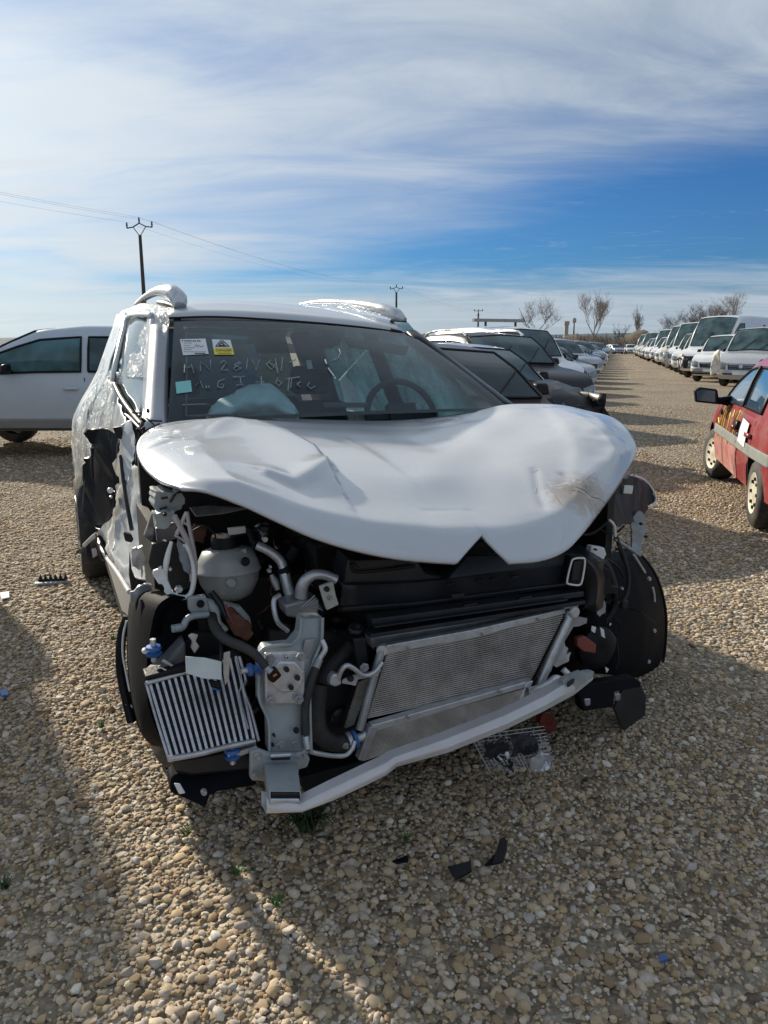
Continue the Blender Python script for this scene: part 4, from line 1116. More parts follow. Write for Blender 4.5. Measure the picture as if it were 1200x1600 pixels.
# windscreen
wb_l, wb_r = P(262, 664, .46), P(800, 642, .40)
wt_l, wt_r = P(272, 500, 1.085), P(638, 521, 1.085)
rowsW = []
for j in range(15):
    t = j / 14; a, b_ = wb_l.lerp(wt_l, t), wb_r.lerp(wt_r, t)
    a = a + Vector((0, -.00, 0)); rowsW.append([a.lerp(b_, i / 20) + Vector((0, -.055, .015)) * math.sin(math.pi * i / 20) + Vector((0, -.02, .01)) * math.sin(math.pi * t) for i in range(21)])
ws = MB().grid(rowsW).build('windscreen', M_GLASS, W, smooth=180)
_b = bmesh.new(); _b.from_mesh(ws.data); bvhW = BVHTree.FromBMesh(_b); _b.free()
fr = MB()
def wpt(fu, fv, off=.0): 
    x = fu * 20; y = fv * 14; i, j = min(19, int(x)), min(13, int(y)); a = rowsW[j][i].lerp(rowsW[j][i + 1], x - i); b_ = rowsW[j + 1][i].lerp(rowsW[j + 1][i + 1], x - i)
    return a.lerp(b_, y - j) + Vector((0, off, 0))
for (a0, a1, b0, b1) in ((0, 1, .93, 1), (0, 1, 0, .03), (0, .035, .03, .93), (.975, 1, .03, .93)):
    fr.grid([[wpt(lerp(a0, a1, i / 20), lerp(b0, b1, j / 4), .004) for i in range(21)] for j in range(5)])
fr.build('windscreen_border', M_INK, ws)
wl = MB()
path = [wpt(.045, .90 - .84 * k / 12, .006) for k in range(13)]
wl.tube([wpt(.045 + .5 * k / 10, .905, .006) for k in range(10, 0, -1)] + path + [wpt(.05 + .1 * k / 5, .055, .006) for k in range(1, 6)], .0045, 4)
wl.build('inner_trim_line', M_HEAD, ws)
# sensor housing at the mirror
plate('sensor_housing', [(478,512),(542,517),(534,534),(520,545),(512,545),(494,536)], 1.20, .06, M_DASH, bevel=.01)
plate('sensor_window', [(484,518),(505,520),(500,527),(482,526)], 1.17, .02, M_HEAD)
plate('mirror_cover', [(522,522),(534,524),(532,540),(520,540)], 1.15, .04, M_DASH, bevel=.008)
# pillars
def strip(name, outer, inner, m, **kw):
    return MB().grid([outer, inner]).build(name, m, W, **kw)
pl_o = [PA(*p) for p in ()]
lp = MB(); rows = []
for k in range(9):
    t = k / 8; a = P(lerp(264, 262, t), lerp(498, 672, t), lerp(1.08, .44, t)); b_ = P(lerp(236, 224, t ** 1.2), lerp(489, 674, t), lerp(1.18, .44, t)); c_ = P(lerp(230, 219, t), lerp(489, 672, t), lerp(1.28, .56, t))
    rows.append([a + Vector((0, .0, 0)), a.lerp(b_, .25) + Vector((0, -.022, 0)), a.lerp(b_, .6) + Vector((0, -.035, 0)), b_ + Vector((0, -.015, 0)), c_])
lp.grid(rows).build('windscreen_pillar', M_ROOFG, W, smooth=180, solid=.03)
rp = MB(); rows = []
for k in range(11):
    t = k / 10; a = P(lerp(636, 798, t), lerp(518, 642, t), lerp(1.08, .40, t)); b_ = P(lerp(650, 812, t), lerp(516, 638, t), lerp(1.14, .46, t)); rows.append([a, a.lerp(b_, .5) + Vector((0, -.012, .008)), b_, b_ + Vector((0.01, .12, -.03))])
rp.grid(rows).build('windscreen_pillar', M_BLACKG, W, smooth=180, solid=.02)
# right flank: door skin and rear pillar, window openings left open with green glass
def flank(a0, name, polys, m):
    g = MB()
    for poly in polys: g.prism([Vector((x, y, z)) for x, y, z in poly], (0.03, 0, 0))
    return g.build(name, m, W)
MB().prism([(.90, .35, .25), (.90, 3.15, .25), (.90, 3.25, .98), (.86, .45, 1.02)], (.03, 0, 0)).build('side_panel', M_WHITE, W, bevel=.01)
MB().hexa([(.84, 1.55, 1.0), (.90, 1.55, 1.0), (.90, 1.67, 1.0), (.84, 1.67, 1.0)], [(.62, 1.62, 1.6), (.66, 1.62, 1.6), (.66, 1.74, 1.6), (.62, 1.74, 1.6)]).build('door_pillar', M_BLACK, W)
MB().hexa([(.84, 2.7, 1.0), (.90, 2.7, 1.0), (.90, 3.2, 1.0), (.84, 3.2, 1.0)], [(.60, 2.55, 1.6), (.66, 2.55, 1.6), (.66, 3.1, 1.55), (.62, 3.1, 1.55)]).build('rear_pillar', M_DASH, W)
MB().grid([[(.885, .55, 1.02), (.885, 1.55, 1.01)], [(.67, 1.15, 1.56), (.655, 1.60, 1.58)]]).build('side_window', M_GLASSX, W)
MB().grid([[(.885, 1.67, 1.01), (.885, 2.7, 1.0)], [(.655, 1.74, 1.58), (.655, 2.55, 1.58)]]).build('side_window', M_GLASSX, W)
# tailgate
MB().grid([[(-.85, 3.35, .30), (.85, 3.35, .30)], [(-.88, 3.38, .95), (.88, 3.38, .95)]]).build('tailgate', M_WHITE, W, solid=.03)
MB().grid([[(-.82, 3.37, .96), (.82, 3.37, .96)], [(-.60, 3.15, 1.56), (.60, 3.15, 1.56)]]).build('rear_window', M_GLASSR, W)
# cabin
MB().box((0, 1.9, .27), (1.7, 2.8, .05)).build('cabin_floor', M_DEEP, W)
MB().hexa([(-.74, .32, .6), (.80, .32, .6), (.84, .95, .6), (-.76, .95, .6)], [(-.70, .50, 1.0), (.80, .50, 1.0), (.84, 1.02, .97), (-.74, 1.02, .97)]).build('dashboard', M_DASH, W, bevel=.04)
for x in (-.40, .40):
    MB().box((x, 1.45, .50), (.50, .52, .16)).build('seat', M_SEAT, W, bevel=.05)
    sb_ = MB().hexa([(x - .25, 1.62, .52), (x + .25, 1.62, .52), (x + .25, 1.76, .52), (x - .25, 1.76, .52)], [(x - .20, 1.86, 1.12), (x + .20, 1.86, 1.12), (x + .20, 1.95, 1.12), (x - .20, 1.95, 1.12)]).build('seat_back', M_SEAT, W, bevel=.04)
    MB().box((x, 1.93, 1.24), (.26, .10, .17)).build('headrest', M_SEAT, sb_, bevel=.04)
MB().hexa([(-.66, 2.7, .5), (.66, 2.7, .5), (.66, 2.9, .5), (-.66, 2.9, .5)], [(-.64, 2.9, 1.08), (.64, 2.9, 1.08), (.64, 3.0, 1.08), (-.64, 3.0, 1.08)]).build('rear_bench', M_SEAT, W, bevel=.04)
swc = P(628, 650, .95); sw = MB(); Ms = Matrix.Rotation(rad(-25), 3, 'X')
sw.tube([swc + Ms @ Vector((.185 * math.cos(a * .2618), 0, .185 * math.sin(a * .2618))) for a in range(25)], .016, 8, False)
sw.box(swc, (.15, .05, .12), Ms); sw.box(swc, (.34, .02, .035), Ms)
sw.build('steering_wheel', M_SEAT, W, smooth=50)
plate('dash_screen', [(505,629),(576,629),(572,637),(508,637)], .70, .01, M_HEAD)
plate('sun_visor', [(537,527),(640,541),(634,556),(545,542)], 1.22, .02, M_HEAD, bevel=.006)
plate('headliner', [(285,512),(420,512),(480,520),(530,545),(420,525),(290,525)], 1.45, .5, M_HEAD) if False else None
# deflated airbag on the dash
cl = MB(); rows = []
for j in range(16):
    row = []
    for i in range(30):
        s = i / 29; t = j / 15
        u = lerp(327, 467, s); top = 612 + (-17 * math.exp(-((s - .60) / .25) ** 2)) + (0 if s > .3 else 3) ; bot = 656
        hgt_ = math.sin(math.pi * min(1, s * 1.0)) ** .35 if 0 < s < 1 else 0
        v = lerp(bot, lerp(bot - 8, top, hgt_), t)
        p = P(u, v, .72 - .10 * math.sin(math.pi * t) + .10 * t)
        p += noise.noise_vector(p * 9) * .022 + noise.noise_vector(p * 24) * .008
        row.append(p)
    rows.append(row)
cl.grid(rows).build('airbag', M_CLOTH, W, smooth=55, solid=.01, label='pale teal deflated airbag lying on the dashboard')

# stickers on the windscreen
def sticker(name, pts, m, off, label=None):
    g = MB(); q = [onH(p[0], p[1], off, bvhW) for p in pts]
    rows = [[q[0].lerp(q[1], i / 4).lerp(q[3].lerp(q[2], i / 4), j / 3) for i in range(5)] for j in range(4)]
    return g.grid(rows).build(name, m, ws, label=label), rows
s1, r1 = sticker('label_sheet', [(281,530),(321,529),(326,553),(286,555)], M_PAPER, .006, 'white printed label with handwriting')
s2, r2 = sticker('warning_sticker', [(331,530),(360,531),(366,554),(335,554)], M_PAPER, .006, 'white and yellow danger sticker')
s2b, _ = sticker('warning_text_panel', [(334,543.5),(363.5,543.5),(366,554),(335,554)], M_YEL, .008)
def wmark(name, strokes, m, off=.010, parent=None):
    g = MB()
    for pts, w in strokes:
        q = [onH(p[0], p[1], off, bvhW) for p in pts]; q = [x for x in q if x is not None]
        if len(q) > 1: g.tube(q, w, 4)
    return g.build(name, m, parent or ws)
wmark('printed_text', [([(x, 532.4 + .1 * (x - 284) / 10), (x + 2.2, 532.4)], .0022) for x in (284, 288, 291, 294, 297, 301, 304, 308, 311)] + [([(287, y), (e, y)], .0007) for y, e in ((536, 300), (539.5, 297), (543, 304), (546, 299), (549.5, 322))] + [([(304,541),(307,537),(308,542),(311,539),(313,542),(318,540)], .0011)] + [([(304, 552), (321, 552)], .0016)], M_INK, parent=s1)
wmark('warning_triangle', [([(337, 541), (345, 532), (348, 532.0), (358, 541), (337, 541)], .0020), ([(343, 538.5), (347, 534.5), (350, 539)], .0030), ([(342, 540), (353, 540)], .0022)], M_INK, parent=s2)
try:
    fc = bpy.data.curves.new('danger', 'FONT'); fc.body = 'DANGER'; fc.size = 1; fc.align_x = 'LEFT'
    fo = bpy.data.objects.new('tmpf', fc); C.objects.link(fo)
    dg = bpy.context.evaluated_depsgraph_get(); fm = bpy.data.meshes.new_from_object(fo.evaluated_get(dg)); bpy.data.objects.remove(fo, do_unlink=True)
    xs = [v.co.x for v in fm.vertices]; x1 = max(xs)
    A_, B_, D_ = onH(337.5, 549, .0105, bvhW), onH(362.5, 549, .0105, bvhW), onH(336.8, 544.6, .0105, bvhW)
    for v in fm.vertices: v.co = A_ + (B_ - A_) * (v.co.x / x1) + (D_ - A_) * (v.co.y / .72)
    fm.materials.append(M_INK); fo = bpy.data.objects.new('danger_lettering', fm); link(fo, s2); KIDS.setdefault(s2.name, []).append(fo)
except Exception as e_: print('font', e_)
wmark('small_print', [([(341, 551.7), (361, 551.7)], .0012)], M_INK, parent=s2)
st, _ = sticker('parking_sticker', [(274,597),(298,594),(300,612),(276,615)], M_TEAL, .006, 'teal inspection sticker')
sticker('painted_glare_patch', [(381,538),(397,537),(409,578),(398,580)], mat('painted_reflection', (.10, .14, .15), .7), -.02)  # pale patch behind the glass, a reflection painted as colour
sticker('parcel_tag', [(478,563),(486,562),(489,576),(481,577)], mat('pale_tag', (.30, .36, .35), .7), -.02)
WR = .0022
wmark('marker_writing', [
    ([(288,582),(289,570),(294,575),(299,569),(303,583)], WR), ([(313,580),(313,564),(329,578),(329,562)], WR), ([(344,567),(350,563),(354,567),(345,578),(356,578)], WR),
    ([(375,565),(366,570),(377,575),(368,579),(365,575),(376,567)], WR), ([(385,577),(387,560)], WR), ([(394,562),(400,578),(406,562)], WR), ([(424,562),(416,569),(424,577),(430,570),(420,566),(432,575)], WR), ([(430,560),(434,583)], WR * 1.3),
    ([(439,579),(442,558)], WR), ([(452,566),(462,562)], WR), ([(306,602),(313,595),(317,606)], WR), ([(322,603),(323,606)], WR * 1.3), ([(326,603),(327,606)], WR * 1.3), ([(351,592),(341,596),(340,604),(348,606),(350,600),(344,600)], WR),
    ([(364,589),(382,588)], WR), ([(375,588),(377,600)], WR), ([(369,602),(381,601)], WR), ([(399,597),(413,597)], WR), ([(408,588),(409,604)], WR), ([(434,590),(431,598),(436,603),(441,597),(434,594)], WR), ([(447,592),(468,589)], WR), ([(452,590),(450,610)], WR * 1.2), ([(456,590),(454,606)], WR),
    ([(470,596),(464,600),(469,604)], WR), ([(484,597),(480,603),(486,607),(492,603)], WR), ([(530,545),(532,552),(528,560),(518,563)], WR)], M_CHALK, off=.012)
wmark('bright_scratch', [([(508,562),(510,568)], .0035), ([(513,575),(518,582),(522,587)], .003), ([(523,589),(524,591)], .003)], M_CHALKW, off=.012)

# ---------------- left flank, wrapped in crinkled film
def skin(name, rows, m, cr=.0, cs=6, n=14, solid=.004, label=None, smooth=50, film=False):
    rr_ = [catmull(r, n) for r in rows]
    cols = [catmull([r[i] for r in rr_], n) for i in range(n)]
    g = MB().grid([[cols[i][j] for i in range(n)] for j in range(n)])
    for k, v in enumerate(g.v):
        p = Vector(v); q = noise.noise_vector(p * cs) + noise.noise_vector(p * cs * 2.9) * .4; g.v[k] = tuple(p + q * cr)
    return g.build(name, m, W, smooth=smooth, solid=solid, label=label)
# rear flank down to the arch
skin('rear_quarter', [[P(182,492,2.6), P(150,585,2.5), P(118,640,2.5), P(114,690,2.45), P(120,760,2.4)],
                      [P(196,488,2.1), P(165,590,1.8), P(142,640,1.9), P(135,690,1.9), P(132,745,1.9)]], M_WHITEL, .015, 5, 18)
skin('rear_door', [[P(166,590,1.75), P(140,650,1.9), P(128,690,2.0), P(132,740,2.0)], [P(180,600,1.35), P(170,655,1.45), P(160,690,1.5), P(150,740,1.5)],
                   [P(196,640,1.05), P(192,665,1.1), P(190,700,1.15), P(186,745,1.15)]], M_WHITEL, .018, 7, 24)
skin('front_door', [[P(178,598,1.30), P(188,632,1.10), P(200,665,.85), P(206,700,.72)], [P(152,700,1.5), P(165,730,1.3), P(178,760,1.1), P(190,790,.9)],
                    [P(140,800,1.6), P(152,832,1.4), P(170,860,1.15), P(192,885,.85)]], M_WHITEL, .018, 8, 24)
skin('sill_panel', [[P(182,770,1.05), P(212,725,.62), P(228,738,.42)], [P(178,800,1.0), P(214,800,.55), P(236,800,.30)], [P(165,860,1.1), P(208,860,.5), P(236,850,.22)], [P(186,893,.75), P(206,925,.35), P(233,905,.1)]], M_WHITEL, .020, 9, 26, label='crumpled pale inner wing metal')
skin('roof_side', [[P(262,497,1.1), P(262,480,1.4), P(225,474,1.9), P(190,486,2.6)], [P(236,489,1.16), P(226,487,1.4), P(206,488,1.9), P(183,497,2.6)]], M_WHITEL, .006, 8, 12)
skin('side_window', [[P(236,500,1.2), P(214,496,1.5), P(200,502,1.8)], [P(236,570,.98), P(208,560,1.25), P(188,560,1.5)], [P(222,654,.58), P(202,628,.95), P(184,600,1.3)]], M_GLASSG, .005, 4, 10, .003)
skin('side_window', [[P(197,503,1.85), P(184,508,2.3)], [P(180,572,1.5), P(164,600,1.9)]], M_GLASSG, .004, 4, 8, .003)
skin('side_window', [[P(178,574,1.48), P(168,592,1.6)], [P(186,602,1.28), P(180,606,1.38)]], M_GLASSD, .0, 4, 5, .003)
pipe('window_frame', [(236,492,1.15),(214,492,1.5),(198,500,1.85),(182,560,1.5),(176,595,1.4)], .012, M_WHITEL)
pipe('window_frame', [(238,500,1.12),(238,575,.92),(232,615,.74),(224,660,.55)], .010, M_WHITEL)
pipe('window_seal', [(179,600,1.33),(190,622,1.08),(206,645,.80),(221,663,.58)], .012, M_BLACK)
pipe('window_seal', [(182,598,1.33),(186,640,1.2),(200,650,.9),(218,668,.6)], .006, M_WHITEL)
# torn gap at the pillar foot
skin('door_gap', [[P(234,580,.92), P(228,625,.72), P(217,668,.55)], [P(239,580,.95), P(236,625,.76), P(232,672,.56)]], M_DEEP, .004, 14, 8, .01)
skin('pillar_foot', [[P(222,655,.5), P(212,690,.42), P(213,725,.36)], [P(236,660,.5), P(236,690,.42), P(232,735,.36)]], M_DEEP, .006, 20, 8, .01)
marks_ = MB()
for k in range(14):
    a = P(rnd.uniform(219, 232), rnd.uniform(640, 700), .40); marks_.tube([a, a + Vector((rnd.uniform(-.05, .05), rnd.uniform(-.03, .0), rnd.uniform(-.05, .04)))], rnd.uniform(.002, .006), 4)
marks_.build('torn_wiring', M_DEEP, W)
# film sheets
skin('plastic_film', [[P(262,482,1.0), P(238,476,1.3), P(206,480,1.9), P(182,494,2.55)], [P(262,540,.93), P(236,540,.98), P(206,545,1.42), P(166,560,2.2)], [P(258,585,.78), P(238,592,.84), P(196,590,1.2), P(138,610,2.3)]], M_FILM, .012, 16, 26, .0, 'crinkled clear plastic film over the door and pillar', 30)
skin('plastic_film', [[P(176,575,1.4), P(150,600,1.9), P(126,632,2.4)], [P(178,640,1.2), P(140,655,1.8), P(113,670,2.4)], [P(165,700,1.3), P(140,715,1.6), P(115,745,2.3)]], M_FILM, .014, 12, 22, .0, 'loose plastic film on the rear door', 30)
# metal edge of the front door and its lock
plate('door_edge', [(189,664,.70),(204,656,.62),(210,688,.55),(214,697,.52),(206,722,.55),(200,752,.6),(196,772,.6),(191,735,.66)], .6, .02, M_WHITEL, crumple=.003, sub=1)
pipe('door_weatherstrip', [(189,712,.68),(193,750,.62),(199,790,.52),(206,828,.45)], .008, M_BLACKG)
plate('door_catch', [(176,668,.72),(190,666,.68),(191,688,.68),(183,684,.70)], .7, .02, M_BLACK)
# black liner panel hanging off the door
o_ = [(130,679,1.15),(137,669,1.1),(165,669,.95),(182,682,.85),(189,692,.8),(184,715,.82),(176,725,.88),(187,756,.82),(179,760,.88),(181,785,.86),(175,807,.9),(160,822,1.0),(151,831,1.05),(147,820,1.1),(132,802,1.2),(130,740,1.25),(132,717,1.22),(142,711,1.15),(144,692,1.12)]
lin = plate('door_inner_panel', o_, 1, .03, M_BLACK, crumple=.006, sub=1)
pipe('panel_rib', [(144,700,1.08),(144,725,1.08),(145,748,1.08)], .006, M_BLACKG, parent=lin)
disc('hole', 172, 766, .80, .012, M_WHITEL, parent=lin); disc('hole', 173, 776, .80, .006, M_WHITEL, parent=lin)
pipe('torn_trim', [(132,852,1.2),(142,842,1.1),(150,835,1.0)], .010, M_WHITEL)
plate('torn_flap', [(115,867,1.5),(132,852,1.3),(148,834,1.15),(151,852,1.1),(158,873,1.1),(143,873,1.2),(130,865,1.3)], 1.2, .01, M_BLACK, crumple=.004, sub=1)
plate('torn_foil', [(143,858,1.1),(150,856,1.1),(153,868,1.1),(145,872,1.1)], 1.1, .005, M_ALU)
pipe('dangling_wire', [(150,835,1.0),(154,860,.95),(160,875,.95),(170,872,.9)], .004, M_RUST)
pipe('dangling_wire', [(156,848,.95),(164,862,.92),(166,876,.92)], .003, M_BLACK)
# wheels
wheel(W, -.86, 2.55, .33, -1, M_RIM); wheel(W, .80, 2.55, .33, 1, M_RIM)
wheel(W, -.735, .08, .31, -1, M_RIM, steer=rad(6)); wheel(W, .86, .10, .325, 1, M_RIM, steer=rad(6))

# ---------------- roof rails
def rail(name, pts, r, m, label=None):
    return pipe(name, pts, r, m, n=10, label=label)
rl = pipe('roof_rail', [(214,476,2.3),(228,464,2.0),(244,456,1.7),(258,455,1.5),(270,458,1.38),(279,468,1.32),(280,478,1.30)], [.016,.018,.022,.030,.040,.042,.034], M_ALU, k=8, label='silver roof rail with thick front foot')
pipe('rail_foot', [(250,474,1.6),(262,476,1.45),(279,482,1.32)], .018, M_BLACK)
pipe('rail_foot', [(262,499,1.12),(283,500,1.10)], .010, M_BLACK)
rr2 = pipe('roof_rail', [(470,476,2.5),(500,472,2.2),(540,473,1.9),(575,478,1.65),(600,484,1.5),(620,492,1.4),(632,501,1.35)], [.012,.015,.018,.028,.034,.034,.018], M_ALU, k=8, label='silver roof rail wrapped in torn film')
skin('rail_film', [[P(510,473,1.95), P(550,472,1.8), P(590,478,1.6), P(622,493,1.4)], [P(500,478,1.9), P(545,483,1.7), P(585,492,1.5), P(612,502,1.35)]], M_FILM, .010, 20, 16, 0, None, 30)
pipe('rail_foot', [(612,503,1.35),(625,506,1.3),(634,505,1.3)], .016, M_BLACK)
pipe('header_cap', [(609,516,1.09),(627,520,1.09)], .011, M_BLACK)
pipe('drip_edge', [(262,497,1.09),(330,495,1.085),(400,498,1.085),(500,505,1.085),(580,513,1.085),(640,522,1.085)], .005, M_BLACK)
# ================================================================ FRONT END OF THE WRECK
rq = random.Random(31)
# dark structure that closes the bay
MB().box((.02, .28, .68), (1.64, .04, .80)).build('firewall', M_DEEP, W)
MB().box((.05, -.02, .20), (1.25, .75, .03)).build('undertray', M_BLACK, W)
MB().box((-.80, .10, .62), (.03, .4, .55)).build('inner_wing', M_DEEP, W)
MB().box((.80, -.02, .62), (.03, .6, .6)).build('inner_wing', M_DEEP, W)
eng = MB()
for c, s in (((-.05, .0, .62), (.50, .32, .42)), ((-.02, -.06, .84), (.42, .24, .08)), ((-.40, .05, .50), (.30, .3, .4)), ((.38, -.02, .60), (.30, .3, .4)), ((.30, -.05, .80), (.25, .25, .14)), ((.62, -.02, .72), (.26, .3, .22)), ((-.18, -.20, .52), (.3, .14, .24)), ((.1, -.15, .40), (.6, .2, .3))):
    eng.box(c, s, Matrix.Rotation(rad(rq.uniform(-6, 6)), 3, 'Y'))
eng.build('engine_block', M_DEEP, W, bevel=.02)
def clutter(n, ub, vb, bb, m, r0=.005, r1=.012, nm='hose', ln=60):
    for k in range(n):
        u, v = rq.uniform(*ub), rq.uniform(*vb); pts = []
        if nm == 'wire' and 300 < u < 410 and 830 < v < 950: continue
        a = rq.uniform(0, 6.28)
        for i in range(4):
            pts.append((u, v, rq.uniform(*bb))); a += rq.uniform(-.8, .8); u += math.cos(a) * ln / 3; v += math.sin(a) * ln / 3
        pipe(nm, pts, rq.uniform(r0, r1), m, n=7)
clutter(12, (320, 520), (830, 960), (-.10, .06), M_BLACKG, .006, .014)
clutter(7, (390, 470), (960, 1120), (-.36, -.2), M_BLACKG, .007, .016)
clutter(6, (470, 560), (960, 1150), (-.42, -.25), M_BLACK, .008, .016)
clutter(5, (915, 970), (800, 980), (-.20, -.05), M_BLACKG, .005, .011)
clutter(4, (300, 450), (800, 880), (-.2, -.05), M_DEEP, .004, .008, 'cable')
for k in range(26):
    u, v = rq.choice(((rq.uniform(330, 540), rq.uniform(830, 1000)), (rq.uniform(420, 560), rq.uniform(1000, 1160)), (rq.uniform(900, 990), rq.uniform(840, 1010))))
    disc('fastener', u, v, rq.uniform(-.34, -.2), rq.uniform(.004, .008), rq.choice((M_ALU, M_ALUD, M_PAPER)), n=7)
clutter(22, (320, 540), (820, 960), (-.30, -.22), M_BLACK, .0018, .0035, 'wire', 45)
clutter(10, (320, 520), (830, 980), (-.32, -.24), M_RED, .0012, .002, 'wire', 35)
clutter(8, (320, 520), (830, 960), (-.32, -.24), M_ALUD, .0012, .0022, 'wire', 30)
clutter(10, (910, 985), (820, 990), (-.38, -.30), M_BLACK, .0018, .0035, 'wire', 45)

# dark boxes and brackets inside
for k in range(14):
    u, v = rq.choice(((rq.uniform(330, 520), rq.uniform(820, 900)), (rq.uniform(390, 520), rq.uniform(900, 1000)), (rq.uniform(640, 860), rq.uniform(885, 900))))
    c = P(u, v, rq.uniform(-.06, .08)); M = Matrix.Rotation(rq.uniform(-.6, .6), 3, 'Y') @ Matrix.Rotation(rq.uniform(-.5, .5), 3, 'Z')
    MB().box(c, (rq.uniform(.04, .12), rq.uniform(.04, .08), rq.uniform(.03, .1)), M).build('engine_cover', rq.choice((M_DEEP, M_BLACKG, M_BLACK)), W, bevel=.008)
pipe('cable', [(300,830,-.2),(318,822,-.2),(334,832,-.22),(337,843,-.22)], .003, M_BLACKG)
plate('bonnet_stay', [(296,793,-.2),(330,790,-.2),(392,794,-.25),(350,803,-.24),(306,808,-.22)], -.2, .01, M_ALUD)
plate('label_plate', [(356,825),(384,822),(386,833),(358,837)], -.22, .01, M_PAPER)
plate('rust_bracket', [(305,820),(322,824),(318,850),(302,846)], -.1, .02, M_RUST, crumple=.004, sub=1)
# coolant tank
ct = P(357, 890, -.20); R_ = .096
tank = MB().lathe([(.0005, R_ * .80), (R_ * .40, R_ * .80), (R_ * .80, R_ * .66), (R_ * .98, R_ * .30), (R_ * 1.02, R_ * .08), (R_ * 1.06, R_ * .04), (R_ * 1.06, -R_ * .02), (R_ * 1.0, -R_ * .06), (R_ * .95, -R_ * .38), (R_ * .72, -R_ * .80), (R_ * .4, -R_ * .98), (.0005, -R_ * 1.0)], ct, 'z', 32, Matrix.Rotation(rad(-6), 3, 'X')).build('coolant_tank', M_RESV, W, smooth=50, label='round translucent coolant tank')
cc = P(352, 853, -.20); MB().lathe([(.0005, .035), (.040, .034), (.044, .02), (.046, -.03), (.052, -.035), (.052, -.05)], cc, 'z', 18).build('tank_cap', M_BLACK, tank, smooth=40)
disc('tank_plug', 383, 877, -.30, .014, M_BLACK, parent=tank, n=10)
disc('tank_boss', 361, 910, -.295, .016, M_RESV, parent=tank, n=14)
pipe('tank_spout', [(368,864,-.24),(386,860,-.26)], .008, M_RESV, parent=tank)
# silver and black hoses
pipe('charge_pipe', [(392,828,-.22),(398,845,-.25),(404,853,-.28)], .018, M_BLACK)
pipe('charge_pipe', [(402,852,-.28),(422,862,-.30),(438,876,-.31),(443,888,-.32)], .014, M_ALU)
pipe('hose_clip', [(440,888,-.32),(447,895,-.32)], .018, M_BLACKG)
pipe('charge_pipe', [(444,893,-.32),(448,912,-.33),(455,935,-.34)], .017, M_ALU)
pipe('sensor_body', [(424,898,-.33),(430,910,-.34),(434,922,-.35)], [.007,.012,.008], M_ALUD)
pipe('coolant_pipe', [(470,932,-.40),(474,912,-.41),(488,899,-.42),(506,898,-.43),(526,906,-.44)], [.020,.019,.016,.015,.015], M_ALU)
pipe('thin_pipe', [(437,930,-.42),(429,936,-.43),(428,950,-.44),(434,972,-.45),(450,986,-.45)], .0075, M_ALU)
pipe('pipe_elbow', [(404,820,-.2),(412,838,-.22)], .016, M_ALUD)
disc('pipe_flange', 412, 822, -.24, .018, M_BLACKG); disc('pipe_nut', 413, 842, -.27, .010, M_ALU)
plate('expansion_valve', [(444,946),(470,938),(500,936),(498,962),(470,968),(448,964)], -.42, .08, M_ALUD, bevel=.008)
for k in range(7):
    pipe('torn_fibres', [(470 + k * 4, 950, -.43), (482 + k * 3, 940 + k * 2, -.44), (492 + k * 2, 930 + k * 4, -.45)], .0015, M_ALU, n=4, k=3)
tg = plate('pale_bracket', [(500,917),(521,909),(525,930),(530,945),(511,954),(505,935)], -.50, .015, mat('chalky_bracket', (.48, .47, .44), .6, 0, 0, .1, 40), bevel=.003, label='pale chalky bracket with a hole beside the crossmember')
disc('bracket_hole', 510, 920, -.505, .008, M_DEEP, parent=tg, n=10); bolt(515, 934, -.505, .006, parent=tg)
# upper crossmember, black box section, with its intake
cm_ = MB(); rows = []
top = poly3([(532,910,-.44),(650,905,-.46),(760,892,-.47),(880,878,-.47),(940,872,-.45)]); 
tb = [p + Vector((0, .12, .02)) for p in top]; bot = poly3([(530,956,-.45),(650,948,-.47),(760,934,-.48),(880,917,-.48),(940,905,-.46)])
lip = [p + Vector((0, -.02, -.004)) for p in top]
cm_.grid([catmull(q, 20) for q in (tb, lip, [p + Vector((0, -.015, -.02)) for p in top], bot, [p + Vector((0, .10, .0)) for p in bot])])
xm = cm_.build('upper_crossmember', M_XM, W, smooth=20, solid=.01)
for u in (700, 745, 768, 800): plate('slot', [(u, 912 - (u - 700) * .11), (u + 11, 910.5 - (u - 700) * .11), (u + 11, 914 - (u - 700) * .11), (u, 915.5 - (u - 700) * .11)], -.505, .01, M_DEEP, parent=xm)
plate('crossmember_rib', [(535,949,-.50),(650,941,-.52),(760,927,-.53),(895,910,-.53),(895,914,-.53),(760,931,-.53),(650,946,-.52),(535,954,-.50)], -.5, .02, M_BLACKG)
# intake hood
it = MB().prism(poly3([(545,874,-.44),(650,872,-.46),(665,897,-.47),(700,904,-.47),(700,908,-.47),(536,912,-.44)]), (0, .10, .01)).build('air_intake', M_XM, W, bevel=.006)
plate('intake_mouth', [(555,876),(640,873),(643,883),(600,887),(562,890)], -.50, .02, M_DEEP, parent=it, bevel=.004)
pipe('intake_lip', [(549,880,-.49),(556,893,-.49),(600,890,-.50),(648,884,-.51)], .006, M_BLACK, parent=it)
# panel visible in the badge notch
plate('grille_backing', [(700,905,-.55),(730,868,-.53),(790,866,-.53),(830,888,-.55)], -.5, .02, M_BLACKG, bevel=.004)
plate('bonnet_seal_channel', [(660,886),(760,884),(900,872),(900,877),(760,892),(660,895)], -.40, .05, M_BLACK)
# bracket loop with pale outline
pipe('bracket_loop', [(890,913,-.56),(886,908,-.56),(893,878,-.55),(898,873,-.55),(908,872,-.55),(914,876,-.55),(910,905,-.56),(905,914,-.56),(890,913,-.56)], .0032, M_PAPER)
plate('loop_plate', [(893,870),(912,868),(921,876),(918,902),(912,918),(905,920),(889,918),(886,911)], -.53, .04, M_BLACK, bevel=.008)
plate('loop_hole', [(897,879),(909,877),(904,907),(893,909)], -.55, .01, M_DEEP)
